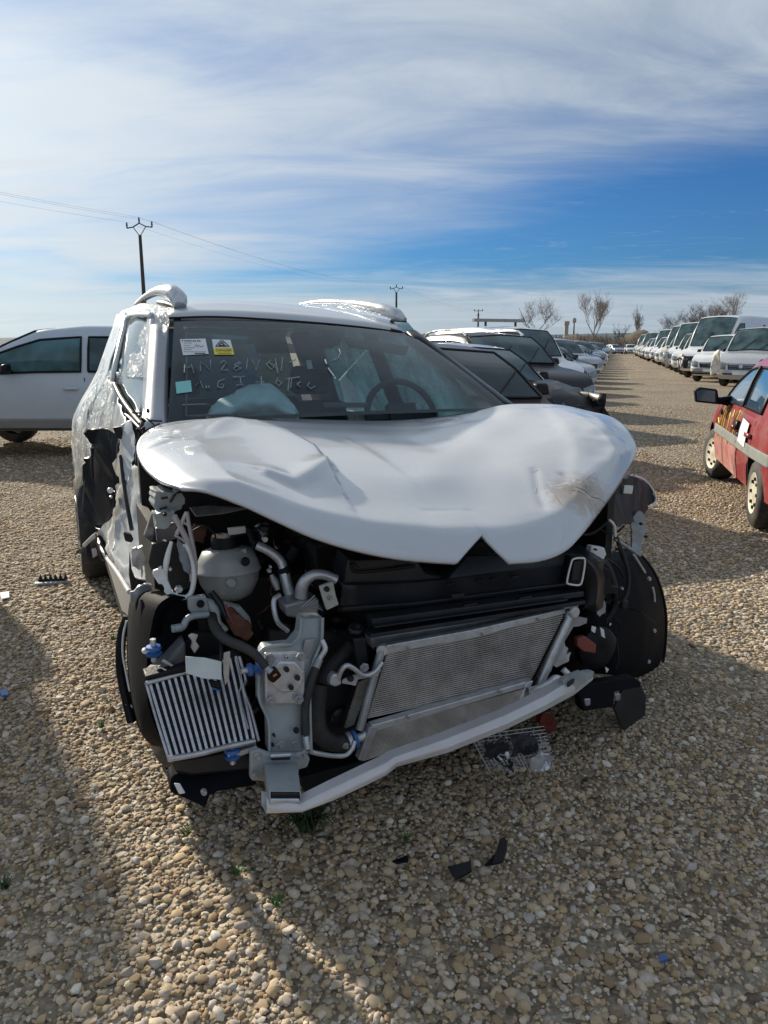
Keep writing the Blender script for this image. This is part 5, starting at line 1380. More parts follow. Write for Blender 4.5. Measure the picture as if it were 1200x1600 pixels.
# air guide on the right
rows = [[P(u, v, b) for u, v, b in r] for r in ([(916,876,-.5),(928,884,-.52),(937,905,-.53),(934,930,-.54),(928,957,-.55)], [(905,915,-.5),(916,920,-.54),(922,930,-.56),(925,945,-.56),(925,958,-.56)])]
MB().grid([catmull(r, 10) for r in ([P(918,872,-.42), P(940,884,-.42), P(948,905,-.42), P(942,950,-.42)], [P(905,870,-.52), P(925,885,-.54), P(934,910,-.55), P(930,957,-.56)], [P(900,912,-.52), P(910,925,-.53), P(915,940,-.54), P(912,950,-.55)])]).build('air_guide', M_BLACK, W, solid=.006)
# shroud strips over the radiator
for a, b_, n_, mm, w_ in (((577,968,-.53),(905,925,-.52),'radiator_shroud',M_XM,.020), ((574,990,-.53),(908,938,-.52),'shroud_lip',M_XM,.014), ((580,976,-.55),(880,934,-.54),'shroud_rib',M_BLACKG,.006)):
    MB().bar(P(*a), P(*b_), w_, .05, (0, 1, 0)).build(n_, mm, W, bevel=.003)
plate('shroud_panel', [(575,972),(905,926),(908,945),(880,946),(580,997)], -.50, .03, M_BLACK, bevel=.004)
for u, v in ((706,929),(726,945),(812,934),(640,958)): plate('shroud_clip', [(u,v),(u+20,v-3),(u+20,v+5),(u,v+8)], -.545, .015, M_BLACKG)
disc('rubber_mount', 555, 984, -.50, .024, M_BLACKG, n=16, tilt=Matrix.Rotation(rad(-70), 3, 'X')); disc('mount_stem', 557, 977, -.5, .008, M_BLACKG)
plate('mount_bracket', [(552,998),(572,994),(577,1030),(570,1048),(560,1050)], -.50, .03, M_BLACKG, bevel=.006)
# ---- radiator, condenser and oil cooler
rad_t = plate('radiator_top_tank', [(578,996,-.46),(740,972,-.47),(902,938,-.47),(905,948,-.47),(745,987,-.47),(583,1015,-.46)], -.46, .05, M_ALU, bevel=.004)
plate('top_tank_seam', [(585,1013),(745,984),(903,949),(903,952),(745,990),(585,1017)], -.475, .01, M_DEEP)
def lerp2(a, b_, t): return tuple(lerp(x, y, t) for x, y in zip(a, b_))
def core(name, TL, TR, BR, BL, n, thick, m_tube, back=M_DEEP, wave=0):
    cb = MB().prism([P(*q) for q in (TL, TR, BR, BL)], (0, .03, 0)).build(name, mat('dark_fin_pack', (.03, .028, .027), .6, .3, 0, .2, 60), W)
    g = MB()
    for k in range(n):
        t = (k + .5) / n; a, b_ = lerp2(TL, BL, t), lerp2(TR, BR, t)
        pts = []
        for i in range(7):
            q = lerp2(a, b_, i / 6); pts.append(P(q[0], q[1], q[2] - .004) + Vector((0, 0, wave * math.sin(i * 1.3 + k * .4))))
        for i in range(6): g.bar(pts[i], pts[i + 1], thick, .010, (0, 1, 0))
    g.build('cooling_tubes', m_tube, cb, kind='stuff', smooth=0)
    return cb
M_TUBE = mat('tube_metal', (.56, .53, .51), .4, .35, 0, .15, 20, dirt=(.2, .14, .10), dirt_amt=.45, dirt_scale=14)
core('condenser_core', (604,1020,-.52), (880,960,-.52), (826,1068,-.53), (573,1122,-.53), 30, .0032, M_TUBE, wave=.0007)
core('radiator_side_core', (560,1066,-.46), (582,1056,-.46), (552,1132,-.48), (538,1138,-.48), 18, .0045, M_TUBE)
core('oil_cooler_core', (588,1139,-.56), (824,1074,-.56), (806,1112,-.57), (568,1188,-.57), 18, .0026, M_TUBE)
plate('condenser_top_rail', [(596,1010,-.53),(740,984,-.535),(884,951,-.53),(884,959,-.53),(742,997,-.535),(600,1023,-.53)], -.53, .025, M_ALU, bevel=.003)
for u, v in ((637,1013),(752,990),(840,968)): bolt(u, v, -.536, .004)
MB().tube([P(596,1016,-.53), P(578,1080,-.54), P(562,1140,-.55)], .013, 12).build('condenser_header', M_ALUD, W)
MB().tube([P(597,1017,-.54), P(597,1012,-.52)], .017, 12).build('header_cap', M_ALU, W)
MB().tube([P(892,957,-.53), P(866,1015,-.54), P(842,1072,-.54)], .015, 12).build('condenser_header', M_ALU, W)
disc('header_cap', 896, 956, -.55, .020, M_ALU, n=18)
MB().tube([P(883,964,-.545), P(832,1069,-.545)], .003, 6).build('header_seam', M_DEEP, W)
plate('oil_cooler_rail', [(580,1134),(828,1064),(830,1072),(586,1143)], -.57, .03, M_ALU, bevel=.003)
plate('oil_cooler_end', [(578,1136),(592,1136),(570,1190),(560,1188)], -.575, .03, M_ALUD, bevel=.003)
plate('oil_cooler_end', [(824,1066),(834,1064),(812,1112),(804,1114)], -.575, .03, M_ALU, bevel=.003)
for u, v in ((636,1120),(780,1080)): bolt(u, v, -.576, .004)
plate('cooler_bracket', [(536,1062),(553,1055),(596,1046),(590,1057),(560,1062),(556,1072),(534,1068)], -.55, .006, M_ALU, bevel=.002, label='left cooler bracket')
disc('bracket_hole', 547, 1059, -.556, .010, M_DEEP, n=12)
pipe('condenser_pipe', [(526,1068,-.56),(532,1050,-.57),(541,1040,-.575),(552,1044,-.57),(568,1055,-.56),(585,1050,-.56),(597,1035,-.55)], .0075, M_ALU)
plate('pipe_flange', [(516,1060),(524,1052),(533,1058),(534,1070),(524,1074),(515,1070)], -.57, .03, M_ALU, bevel=.005)
bolt(569, 1043, -.56, .012)
plate('header_bracket', [(896,962),(918,966),(917,974),(905,979),(896,980),(878,1010),(868,1018),(880,985)], -.535, .006, M_ALUD, bevel=.002)
plate('bent_bracket', [(868,1012),(876,1003),(888,1014),(884,1024),(894,1020),(890,1034),(870,1042),(862,1034)], -.53, .012, M_ALU, crumple=.003, sub=1)
plate('side_frame', [(886,990),(880,1010),(862,1048),(850,1062),(842,1060),(858,1030),(872,1000)], -.535, .012, M_PRIMER, crumple=.003, sub=1)
pipe('cooler_pipe', [(828,1079,-.58),(845,1073,-.60),(858,1066,-.61),(868,1059,-.61),(880,1062,-.60),(887,1054,-.60),(880,1046,-.59)], .0105, M_ALU)
pipe('cooler_pipe', [(834,1086,-.58),(850,1079,-.60),(862,1068,-.60),(872,1074,-.60),(884,1072,-.60),(888,1060,-.59)], .0095, M_ALU)
disc('pipe_port', 832, 1081, -.60, .014, M_ALU); disc('pipe_port', 836, 1098, -.59, .010, M_ALUD)
plate('port_block', [(820,1072),(850,1078),(846,1092),(832,1104),(815,1108)], -.575, .02, M_ALUD, bevel=.004)
# ---- lower crash beam: swept box section with a kink
tp = poly3([(430,1252,-.86),(470,1257,-.88),(520,1232,-.90),(570,1208,-.90),(604,1192,-.895),(616,1184,-.89),(700,1154,-.88),(790,1118,-.86),(850,1089,-.83),(895,1062,-.79),(926,1053,-.76)])
bt = poly3([(416,1272,-.87),(472,1270,-.89),(520,1252,-.91),(570,1229,-.91),(604,1212,-.905),(620,1199,-.89),(700,1177,-.89),(790,1141,-.87),(850,1112,-.84),(898,1086,-.80),(924,1065,-.77)])
tp[0] = P(416, 1248, -.86)
def dens(a): return [p for i in range(len(a) - 1) for p in [a[i].lerp(a[i + 1], k / 4) for k in range(4)]] + [a[-1]]
tpd, btd = dens(tp), dens(bt)
bk = [p + Vector((-.0, .045, -.004)) for p in tpd]; bb2 = [p + Vector((0, .045, 0)) for p in btd]
bump_ = [a.lerp(b_, .5) + Vector((0, -.006, 0)) for a, b_ in zip(tpd, btd)]
bm_ = MB(); bm_.grid([bb2, bk, tpd, bump_, btd, bb2])
beam = bm_.build('crash_beam', M_BEAM, W, smooth=28, bevel=.003, label='bent silver crash beam across the front')
plate('beam_end_tear', [(880,1066),(905,1052),(928,1050),(926,1060),(905,1072),(895,1080),(884,1078)], -.80, .02, M_PRIMER, crumple=.004, sub=2)
plate('beam_end_slot', [(889,1068),(899,1061),(897,1068),(888,1075)], -.812, .01, M_DEEP)
# ---- left upright member with mounting plate
up_ = [(455,1008,-.60),(468,992,-.58),(471,966,-.56),(505,964,-.56),(503,1002,-.58),(492,1030,-.60),(484,1060,-.62),(483,1110,-.64),(485,1175,-.68),(421,1178,-.68),(420,1130,-.65),(406,1095,-.64),(405,1028,-.61),(414,1012,-.60)]
upr = plate('upright_member', up_, -.6, .05, M_PRIMER, bevel=.006, label='grey green steel upright left of the radiator')
pipe('upright_edge', [(455,1007,-.61),(420,1011,-.61),(406,1022,-.62),(405,1060,-.63),(406,1094,-.65),(420,1128,-.66),(421,1176,-.69)], .0045, M_PRIMER, parent=upr)
pipe('upright_edge', [(504,965,-.57),(502,1002,-.59),(491,1030,-.61),(484,1062,-.63),(484,1110,-.65),(486,1176,-.69)], .005, M_PRIMER, parent=upr)
pipe('upright_edge', [(471,966,-.57),(468,992,-.59),(455,1008,-.61)], .004, M_PRIMER, parent=upr)
plate('upright_groove', [(478,1000),(494,998),(484,1028),(470,1030)], -.605, .01, M_ALUD, parent=upr, bevel=.003)
fl = plate('mounting_plate', [(414,1021),(476,1019),(477,1100),(415,1101)], -.655, .012, M_ALU, parent=upr, bevel=.004)
for u, v in ((421,1028),(470,1026),(423,1095),(467,1093)): bolt(u, v, -.670, .011, parent=upr)
hx = plate('hexagonal_cap', [(436,1034),(462,1034),(476,1050),(474,1068),(462,1082),(438,1083),(426,1070),(425,1050)], -.685, .03, M_ALU, parent=upr, bevel=.005)
for u, v, r_ in ((447,1045,.007),(464,1058,.0075),(454,1073,.007)): disc('cap_hole', u, v, -.690, r_, M_DEEP, parent=upr, n=10)
for u, v, r_ in ((462,1140,.008),(427,1147,.004),(425,1162,.004),(447,1025,.003)): disc('plate_hole', u, v, -.675 if v > 1100 else -.66, r_, M_DEEP, parent=upr, n=10)
for u, v in ((439,1163),(460,1163)): bolt(u, v, -.70, .010, parent=upr)
lc = plate('lower_bracket', [(392,1176),(405,1172),(425,1180),(480,1178),(485,1186),(480,1200),(468,1203),(466,1222),(410,1222),(391,1218)], -.72, .02, M_PRIMER, bevel=.005)
for u, v in ((402,1181),(398,1213),(475,1178),(468,1180)): bolt(u, v, -.735, .009, parent=lc)
plate('bracket_slot', [(424,1182),(455,1181),(454,1188),(424,1189)], -.732, .01, M_DEEP, parent=lc)
plate('slot_lip', [(423,1180),(456,1178),(456,1183),(423,1185)], -.738, .008, M_ALU, parent=lc)
# square tube stub resting on the beam
q1 = poly3([(413,1192,-.72),(464,1190,-.72),(464,1222,-.74),(413,1224,-.74)]); q2 = poly3([(421,1236,-.86),(470,1236,-.86),(471,1254,-.87),(421,1256,-.87)])
tb_ = MB(); tb_.grid([q1 + [q1[0]], q2 + [q2[0]]]); tb_.build('box_stub', M_PRIMER, W, solid=.004, bevel=.003)
plate('stub_opening', [(424,1239),(467,1239),(468,1249),(424,1250)], -.862, .01, M_DEEP)
plate('stub_floor', [(424,1249),(468,1249),(470,1255),(422,1256)], -.875, .008, M_ALU)
# hose beside the upright, connector over the cap
pipe('brake_hose', [(503,1000,-.60),(508,1014,-.61),(500,1028,-.61),(494,1040,-.62)], .008, M_ALU)
pipe('hose_crimp', [(499,1030,-.62),(493,1044,-.63)], .011, M_ALUD)
pipe('brake_hose', [(493,1044,-.63),(484,1070,-.65),(477,1105,-.66),(477,1148,-.68)], .012, M_RUBBER)
pipe('hose_end', [(477,1150,-.68),(480,1170,-.69)], .009, M_ALU)
pipe('coolant_hose', [(500,1070,-.48),(494,1110,-.5),(500,1145,-.52),(520,1160,-.53),(542,1160,-.53)], .028, M_RUBBER)
pipe('coolant_hose', [(548,1010,-.42),(520,1040,-.44),(505,1070,-.46)], .024, M_RUBBER)
pipe('hose_clamp', [(543,1160,-.54),(549,1158,-.54)], .030, M_ALU, n=16); pipe('hose_clamp', [(552,1156,-.55),(557,1154,-.55)], .028, M_BLUE, n=16)
pipe('hose_outlet', [(556,1155,-.55),(578,1146,-.56)], .014, M_ALU)
pipe('thin_pipe', [(484,1174,-.66),(500,1178,-.65),(522,1181,-.63),(540,1180,-.62),(550,1170,-.61),(554,1158,-.60)], .0068, M_ALU)
bolt(540, 1165, -.60, .008)
wr_ = pipe('wiring_loom', [(330,955,-.34),(335,978,-.48),(352,998,-.60),(378,1010,-.66),(398,1022,-.68),(416,1043,-.70)], [.014,.015,.014,.013,.012,.011], M_RUBBER)
pipe('loom_sleeve', [(415,1042,-.70),(424,1050,-.71)], .009, M_ALUD)
plate('connector', [(419,1048),(432,1044),(441,1056),(428,1068),(420,1064)], -.71, .02, M_BLACK, bevel=.004)
plate('connector_mark', [(426,1056),(432,1052),(434,1055),(428,1059)], -.715, .004, mat('orange_mark', (.55, .15, .03), .5))
# blue rubber mounts
for u, v, b_ in ((398, 1045, -.64),):
    g_ = MB().lathe([(.006, -.021), (.016, -.019), (.018, -.010), (.011, -.004), (.011, .004), (.018, .010), (.016, .019), (.006, .021)], P(u, v, b_), 'x', 18).build('blue_mount', M_BLUE, W)
    MB().lathe([(.0005, -.036), (.008, -.036), (.008, .036), (.0005, .036)], P(u, v, b_), 'x', 10).build('mount_pin', M_ALU, g_)
for u, v, b_ in ((240, 1017, -.48), (363, 1177, -.66)):
    g_ = MB().lathe([(.006, -.014), (.019, -.013), (.022, -.006), (.013, -.002), (.013, .003), (.022, .007), (.019, .014), (.006, .016)], P(u, v, b_), 'z', 18).build('blue_mount', M_BLUE, W)
    MB().lathe([(.0005, -.03), (.008, -.03), (.008, .034), (.0005, .034)], P(u, v, b_), 'z', 10).build('mount_pin', M_ALU, g_)
disc('mount_bolt', 226, 1016, -.47, .008, M_PAPER)
# ---- intercooler with counted fins
TLi, TRi, BRi, BLi = (229,1064,-.52), (373,1024,-.48), (402,1160,-.66), (265,1184,-.68)
ic = MB().prism([P(*q) for q in (TLi, TRi, BRi, BLi)], (0, .05, 0)).build('intercooler', mat('intercooler_gap', (.022, .024, .030), .6, .3, 0, .2, 60, bump=.5, bscale=200), W, label='finned intercooler hanging at the left')
fm_ = None; nf = 15
M_FIN = mat('fin_metal', (.50, .51, .54), .38, .75, 0, .1, 20, dirt=(.22, .2, .19), dirt_amt=.5, dirt_scale=25)
for k in range(nf):
    t = (k + .4) / nf; a = P(*lerp2(TLi, TRi, t)) + Vector((0, -.006, 0)); b_ = P(*lerp2(BLi, BRi, t)) + Vector((0, -.006, 0))
    if fm_ is None:
        fm_ = MB().box((0, 0, 0), (.0068, .014, 1)).mesh('fin'); fm_.materials.append(M_FIN)
    o = bpy.data.objects.new('fin', fm_); link(o, ic)
    d = b_ - a; o.location = (a + b_) / 2; o.scale = (1, 1, d.length)
    z_ = d.normalized(); y_ = Vector((0, 1, 0)); x_ = y_.cross(z_).normalized(); y_ = z_.cross(x_)
    o.rotation_euler = Matrix((x_, y_, z_)).transposed().to_euler()
pipe('intercooler_edge', [(228,1068,-.54),(258,1060,-.53),(300,1048,-.52),(338,1038,-.51)], .006, M_FIN, parent=ic)
pipe('intercooler_edge', [(263,1186,-.70),(310,1178,-.69),(350,1168,-.68),(398,1158,-.67)], .008, M_FIN, parent=ic)
pipe('intercooler_edge', [(228,1066,-.53),(245,1125,-.60),(264,1186,-.69)], .004, M_FIN, parent=ic)
pipe('bent_fin', [(374,1026,-.50),(384,1062,-.54),(380,1075,-.56),(392,1110,-.60),(404,1158,-.66)], .005, M_FIN, parent=ic)
pipe('bent_fin', [(368,1030,-.50),(377,1070,-.55),(374,1085,-.56),(388,1140,-.64)], .0035, M_FIN, parent=ic)
plate('intercooler_foot', [(355,1180),(402,1166),(403,1172),(372,1184),(358,1188)], -.67, .03, M_ALU)
plate('intercooler_tank', [(228,1062),(258,1036),(290,1002),(292,1045),(285,1050)], -.50, .07, mat('grey_plastic_tank', (.075, .08, .085), .45, dirt=(.12, .11, .10), dirt_amt=.4), bevel=.01)
plate('tank_clip', [(252,1034),(256,1030),(272,1040),(268,1043)], -.515, .006, M_RESV)
plate('tank_base', [(226,1058),(292,1040),(293,1050),(229,1068)], -.53, .06, M_BLACK, bevel=.005)
plate('lower_tank', [(268,1190),(400,1168),(404,1205),(300,1215),(275,1210)], -.66, .10, M_BLACKG, bevel=.012)
plate('tank_side_panel', [(290,1003),(305,988),(345,990),(350,1030),(300,1046),(292,1044)], -.42, .03, M_BLACK, bevel=.006)
plate('metal_clip', [(294,994),(300,990),(310,992),(306,1002),(312,1010),(304,1022),(298,1012),(300,1002)], -.47, .008, M_ALU, bevel=.002)
plate('metal_clip', [(350,1020),(360,1018),(358,1060),(352,1072),(349,1050)], -.58, .006, M_ALU, bevel=.002)
sh = plate('white_tape_flap', [(290,1026,-.60),(320,1028,-.62),(346,1034,-.62),(346,1062,-.64),(318,1060,-.64),(291,1052,-.62)], -.6, .003, mat('dusty_white_tape', (.55, .60, .60), .6), bevel=0, label='square white flap stuck on the intercooler')
plate('flap_tab', [(326,1064),(346,1067),(345,1078),(330,1074)], -.62, .012, M_BLACK)
plate('flap_tab_blue', [(330,1074),(345,1079),(344,1082),(331,1077)], -.625, .01, M_BLUE)
pipe('strap', [(345,990,-.5),(346,1010,-.56),(345,1034,-.61)], .004, M_BLACKG)
# ---- brackets left of the engine
plate('left_bracket', [(293,934),(322,930),(328,955),(318,962),(300,960),(294,952)], -.40, .02, M_PRIMER, bevel=.005)
disc('bracket_bolt', 313, 943, -.41, .011, M_BLACK, n=12)
pipe('bracket_arm', [(325,960,-.41),(305,962,-.42),(292,968,-.43),(285,980,-.44),(270,983,-.45)], .010, M_PRIMER)
plate('bracket_foot', [(268,980),(285,977),(288,983),(270,987)], -.455, .02, M_PRIMER)
plate('washer_neck', [(322,937,-.38),(332,938,-.38),(345,950,-.38),(346,972,-.40),(360,985,-.40),(352,990,-.41),(336,972,-.40),(324,950,-.39)], -.38, .03, M_RESV, bevel=.008)
plate('washer_tank', [(350,944),(378,950),(392,966),(396,985),(372,975),(352,960)], -.34, .05, M_RESV, bevel=.012)
plate('rusty_cover', [(354,964),(366,957),(380,964),(392,975),(396,990),(384,1000),(366,992),(358,980)], -.40, .04, M_RUST, crumple=.006, sub=2)
pipe('brown_wire', [(352,945,-.40),(358,962,-.42),(364,974,-.43)], .004, M_RED)
pipe('hanging_hose', [(330,925,-.36),(345,945,-.38),(354,965,-.40)], .010, M_BLACKG)
# torn strut top and headlamp carrier
plate('strut_top', [(242,769),(272,769),(283,764),(288,780),(283,796),(272,803),(262,798),(245,800),(240,790)], -.30, .10, M_PRIMER, crumple=.003, sub=2, label='torn pale steel block under the bonnet corner')
plate('strut_face', [(240,802),(272,798),(276,812),(262,824),(246,826)], -.34, .05, M_PRIMER, bevel=.005, crumple=.002, sub=1)
for a_, b2 in (((252,779),(262,777)), ((249,796),(261,792)), ((266,785),(274,772))): pipe('steel_slot', [(a_[0],a_[1],-.315),(b2[0],b2[1],-.315)], .0035, M_DEEP)
disc('steel_hole', 257, 803, -.345, .006, M_DEEP)
plate('dark_gusset', [(225,838),(238,800),(242,830),(240,850)], -.28, .02, M_GUTS)
plate('arch_plate', [(243,826),(274,816),(280,840),(262,848),(246,848)], -.26, .02, mat('mauve_grey_steel', (.24, .21, .23), .5, .2), bevel=.004)
for pts_, r_ in (([(272,806),(283,826),(294,850),(299,880),(301,908)], .009), ([(292,800),(297,830),(303,860),(306,885),(304,910)], .006), ([(276,835),(286,812),(292,800)], .006), ([(273,836),(284,843),(296,852)], .004), ([(279,815),(290,818),(296,824)], .004)):
    pipe('headlamp_carrier', [(u, v, -.36) for u, v in pts_], r_, mat('pinkish_carrier', (.50, .46, .47), .5), n=6)
loop_ = [(268,846),(262,868),(258,895),(262,915),(270,930),(290,933),(300,922),(303,895),(298,868),(290,850)]
pipe('torn_frame_loop', [(u, v, -.38) for u, v in loop_], [.005,.009,.006,.010,.007,.008,.006,.007], M_WHITEL, n=6)
plate('loop_panel', [(288,852),(298,868),(302,895),(298,898),(290,880),(284,858)], -.36, .015, M_ALUD, crumple=.003, sub=1)
plate('torn_sheet', [(240,892),(252,884),(262,900),(266,915),(276,930),(262,928),(254,912),(244,905)], -.39, .01, M_WHITEL, crumple=.005, sub=2)
plate('black_cavity', [(238,850),(262,846),(268,870),(262,892),(240,898),(232,880)], -.34, .03, M_DEEP)
plate('black_cavity', [(266,850),(290,848),(302,880),(300,918),(272,928),(262,900)], -.33, .02, M_DEEP)
plate('blue_grey_flap', [(276,842),(286,850),(297,880),(296,898),(288,892),(280,868)], -.37, .008, mat('blue_grey_sheet', (.18, .22, .27), .4, .2), crumple=.003, sub=1)
disc('strut_nut', 279, 920, -.37, .012, M_ALU, n=6); disc('strut_nut', 265, 888, -.37, .006, M_ALU, n=6)
plate('bright_bent_plate', [(206,858),(222,852),(226,868),(230,880),(214,892),(206,885)], -.2, .01, M_ALU, crumple=.004, sub=2)
plate('dark_notch', [(193,832),(206,836),(209,843),(206,848),(196,846)], -.12, .03, M_DEEP)
plate('dark_notch', [(203,862),(206,890),(212,905),(228,908),(226,920),(206,925),(202,900)], -.14, .02, M_DEEP)
pipe('torn_edge', [(202,925,.0),(182,893,.5),(164,868,.95),(152,842,1.2)], .008, M_WHITEL)
plate('lit_liner_tear', [(203,925),(222,915),(236,912),(236,930),(222,936),(205,942)], -.22, .01, M_ALUD, crumple=.004, sub=2)  # torn liner edge, the sunlight on it put into the silver colour
# ---- wheel arch liners
M_LINER = mat('arch_liner_black', (.0025, .0035, .006), .75, 0, 0, .2, 4, spec=.12, dirt=(.009, .011, .016), dirt_amt=.3, dirt_scale=5, bump=.08, bscale=60)
ll = []
edge = [(236,918),(215,922),(203,938),(199,975),(198,1020),(201,1065),(208,1110),(220,1145),(238,1165),(262,1166)]
inn = [(290,935),(280,940),(262,955),(252,985),(245,1020),(240,1060),(242,1095),(252,1130),(262,1155),(268,1164)]
for k, f_ in enumerate((0, .12, .35, .7, 1.0)):
    ll.append([P(lerp(a[0], b_[0], f_), lerp(a[1], b_[1], f_), [-.02, -.20, -.34, -.42, -.40][k]) for a, b_ in zip(edge, inn)])
MB().grid([catmull(r, 26) for r in ll]).build('wheel_arch_liner', M_LINER, W, smooth=60, solid=.006, label='black left wheel arch liner')
plate('liner_front', [(232,935,-.34),(262,925,-.34),(300,940,-.34),(312,985,-.36),(296,1002,-.38),(262,1020,-.42),(236,1050,-.44),(232,985,-.40)], -.36, .01, M_LINER, bevel=.004)
pipe('arch_moulding', [(198,968,.0),(191,990,.02),(188,1020,.02),(190,1055,.02),(197,1090,.0),(206,1128,-.02)], .016, M_BLACK)
pipe('arch_edge', [(198,970,-.02),(193,992,-.02),(192,1022,-.02),(197,1050,-.03),(203,1080,-.05)], .004, M_PAPER)
plate('arch_tab', [(196,1100),(207,1102),(210,1130),(200,1135)], -.02, .01, M_WHITEL)
for a_, b2 in (((221,937),(222,970)), ((222,985),(223,1003))): pipe('liner_slot', [(a_[0],a_[1],-.325),(b2[0],b2[1],-.345)], .0042, M_DEEP if a_[1] < 980 else M_ALUD)
rl_ = []
e1 = [(935,872),(962,862),(990,862),(1012,882),(1028,912),(1038,955),(1038,1000),(1032,1035),(1014,1056),(990,1062),(965,1058)]
e2 = [(930,900),(948,885),(968,882),(985,900),(996,930),(1002,965),(1002,1000),(998,1030),(988,1048),(975,1056),(962,1057)]
e3 = [(925,940),(932,930),(942,928),(952,940),(958,960),(962,985),(964,1005),(965,1025),(965,1040),(962,1050),(958,1055)]
e4 = [(905,960),(908,958),(912,958),(915,965),(915,980),(915,995),(915,1010),(916,1022),(918,1035),(920,1045),(925,1052)]
for e_, bs in ((e1, .02), (e2, -.16), (e3, -.28), (e4, -.36)):
    rl_.append(catmull([P(u, v, bs - .05 * math.sin(i / 10 * math.pi)) for i, (u, v) in enumerate(e_)], 26))
MB().grid(rl_).build('wheel_arch_liner', M_LINER, W, smooth=60, solid=.006, label='black right wheel arch liner with white clips')
pipe('liner_flange', [(962,858,.02),(992,862,.02),(1014,882,.02),(1030,912,.02),(1040,955,.02),(1040,1000,.02),(1034,1037,.02),(1015,1057,.01)], .007, M_BLACK)
for p_ in ([(990,866),(1000,882),(1008,895)], [(1020,918),(1022,928),(1023,940)]): pipe('liner_clip', [(u, v, -.10) for u, v in p_], .005, M_SCUFF)
for u, v in ((1013,904),(1021,985),(1012,1033)): disc('liner_clip', u, v, -.12, .009, M_RESV, n=12)
disc('horn', 932, 1012, -.42, .082, M_BLACK, n=28, prof=[(.0005, .02), (.03, .022), (.07, .018), (.082, .008), (.082, -.02), (.0005, -.02)])
plate('red_connector', [(902,998),(914,994),(932,1007),(931,1021),(912,1018),(902,1010)], -.47, .02, M_RED, bevel=.003)
# right wing remains
plate('wing_remnant', [(958,770,-.10),(975,748,-.06),(990,741,-.02),(1008,752,.05),(1020,766,.08),(1025,782,.08),(1014,792,.06),(1008,800,.02),(1004,812,-.02),(985,818,-.08),(962,822,-.14),(945,826,-.18),(930,822,-.2),(946,800,-.16)], 0, .012, M_BLACKG, crumple=.004, sub=2)
pipe('wing_edge', [(984,742,-.04),(1004,748,.04),(1018,762,.07),(1025,780,.07),(1018,790,.06),(1010,792,.05),(1006,800,.03)], .0045, M_PAPER)
plate('wing_label', [(976,758),(990,759),(988,772),(974,771)], -.09, .004, M_PAPER)
plate('wing_bracket', [(1000,798),(1008,806),(1009,830),(1004,842),(1002,862),(986,860),(990,838),(985,818),(992,806)], -.06, .012, mat('zinc_bracket', (.30, .36, .42), .4, .4), crumple=.004, sub=2)
for u, v in ((1000,818),(1008,838)): disc('bracket_hole', u, v, -.075, .006, M_DEEP)
for p_, r_, m_ in (([(952,812),(960,822),(962,840),(968,852)], .005, M_PAPER), ([(962,838),(975,870),(982,900),(980,925),(974,940)], .008, M_RUBBER), ([(925,868),(945,880),(955,900),(960,918)], .015, M_RUBBER), ([(945,872),(965,885),(975,902)], .004, M_BLACKG), ([(960,925),(960,945),(950,965),(940,975)], .012, M_BLACK), ([(940,968),(948,978),(954,974)], .005, M_PAPER), ([(950,985),(962,1000),(966,1030),(962,1045)], .0035, M_BLACKG), ([(880,830),(920,835),(950,815)], .006, M_BLACK), ([(960,842),(985,858),(1000,868)], .007, M_ALUD)):
    pipe('cable', [(u, v, -.34) for u, v in p_], r_, m_)
plate('white_module', [(925,853),(945,856),(948,866),(940,880),(921,873)], -.40, .03, M_PAPER, bevel=.004)
disc('module_hole', 929, 858, -.405, .004, M_DEEP, parent=None)
plate('dark_bracket', [(936,880),(952,890),(956,915),(966,918),(966,926),(936,932),(930,925),(940,915)], -.44, .02, M_BLACK, bevel=.004)
plate('horn_bracket', [(925,940),(944,938),(946,958),(936,965)], -.42, .01, M_BLUE if False else mat('zinc_bracket2', (.3, .33, .36), .4, .3), crumple=.003, sub=1)
for pts_ in ([(925,978),(932,980),(930,990),(924,986)], [(938,980),(944,984),(946,998),(940,994)], [(946,1042),(952,1046),(948,1052)]): plate('torn_tab', pts_, -.47, .004, M_PAPER)
disc('dark_pump', 974, 944, -.36, .018, M_BLACKG)
# under-bumper plastics
plate('bumper_support', [(905,1086,-.56),(925,1068,-.52),(990,1058,-.42),(1001,1065,-.40),(1002,1074,-.40),(960,1082,-.48),(960,1105,-.5),(912,1112,-.56)], -.5, .04, M_LINER, bevel=.006)
plate('spoiler_blade', [(984,1062,-.40),(1000,1064,-.38),(1010,1088,-.36),(1008,1122,-.36),(996,1140,-.38),(984,1149,-.40),(970,1134,-.44),(960,1108,-.46),(972,1080,-.44)], -.4, .012, M_BLACKG, bevel=.004)
for u, v in ((918,1098),(965,1090)): plate('support_clip', [(u-4,v-5),(u+5,v-6),(u+5,v+4),(u-2,v+6)], -.59, .01, M_ALUD)
plate('left_under_bumper', [(267,1215,-.64),(290,1205,-.62),(400,1186,-.64),(402,1228,-.68),(330,1240,-.70),(322,1265,-.72),(296,1252,-.70),(266,1240,-.66)], -.66, .06, M_LINER, bevel=.008)
plate('support_clip', [(272,1225),(282,1226),(290,1240),(280,1242)], -.71, .008, M_PAPER)
disc('support_clip', 318, 1236, -.735, .008, M_ALUD)
MB().prism(poly3([(470,1215,-.5),(560,1190,-.5),(700,1140,-.5),(860,1100,-.5),(860,1110,-.5),(620,1200,-.5),(480,1245,-.5)]), (0, .3, 0)).build('lower_panel', M_BLACK, W)
MB().prism(poly3([(420,985,-.34),(560,985,-.34),(560,1180,-.40),(420,1200,-.40)]), (0, .04, 0)).build('fan_cowl', M_DEEP, W, bevel=.01)
disc('cowl_ring', 530, 1120, -.42, .03, M_BLACKG)
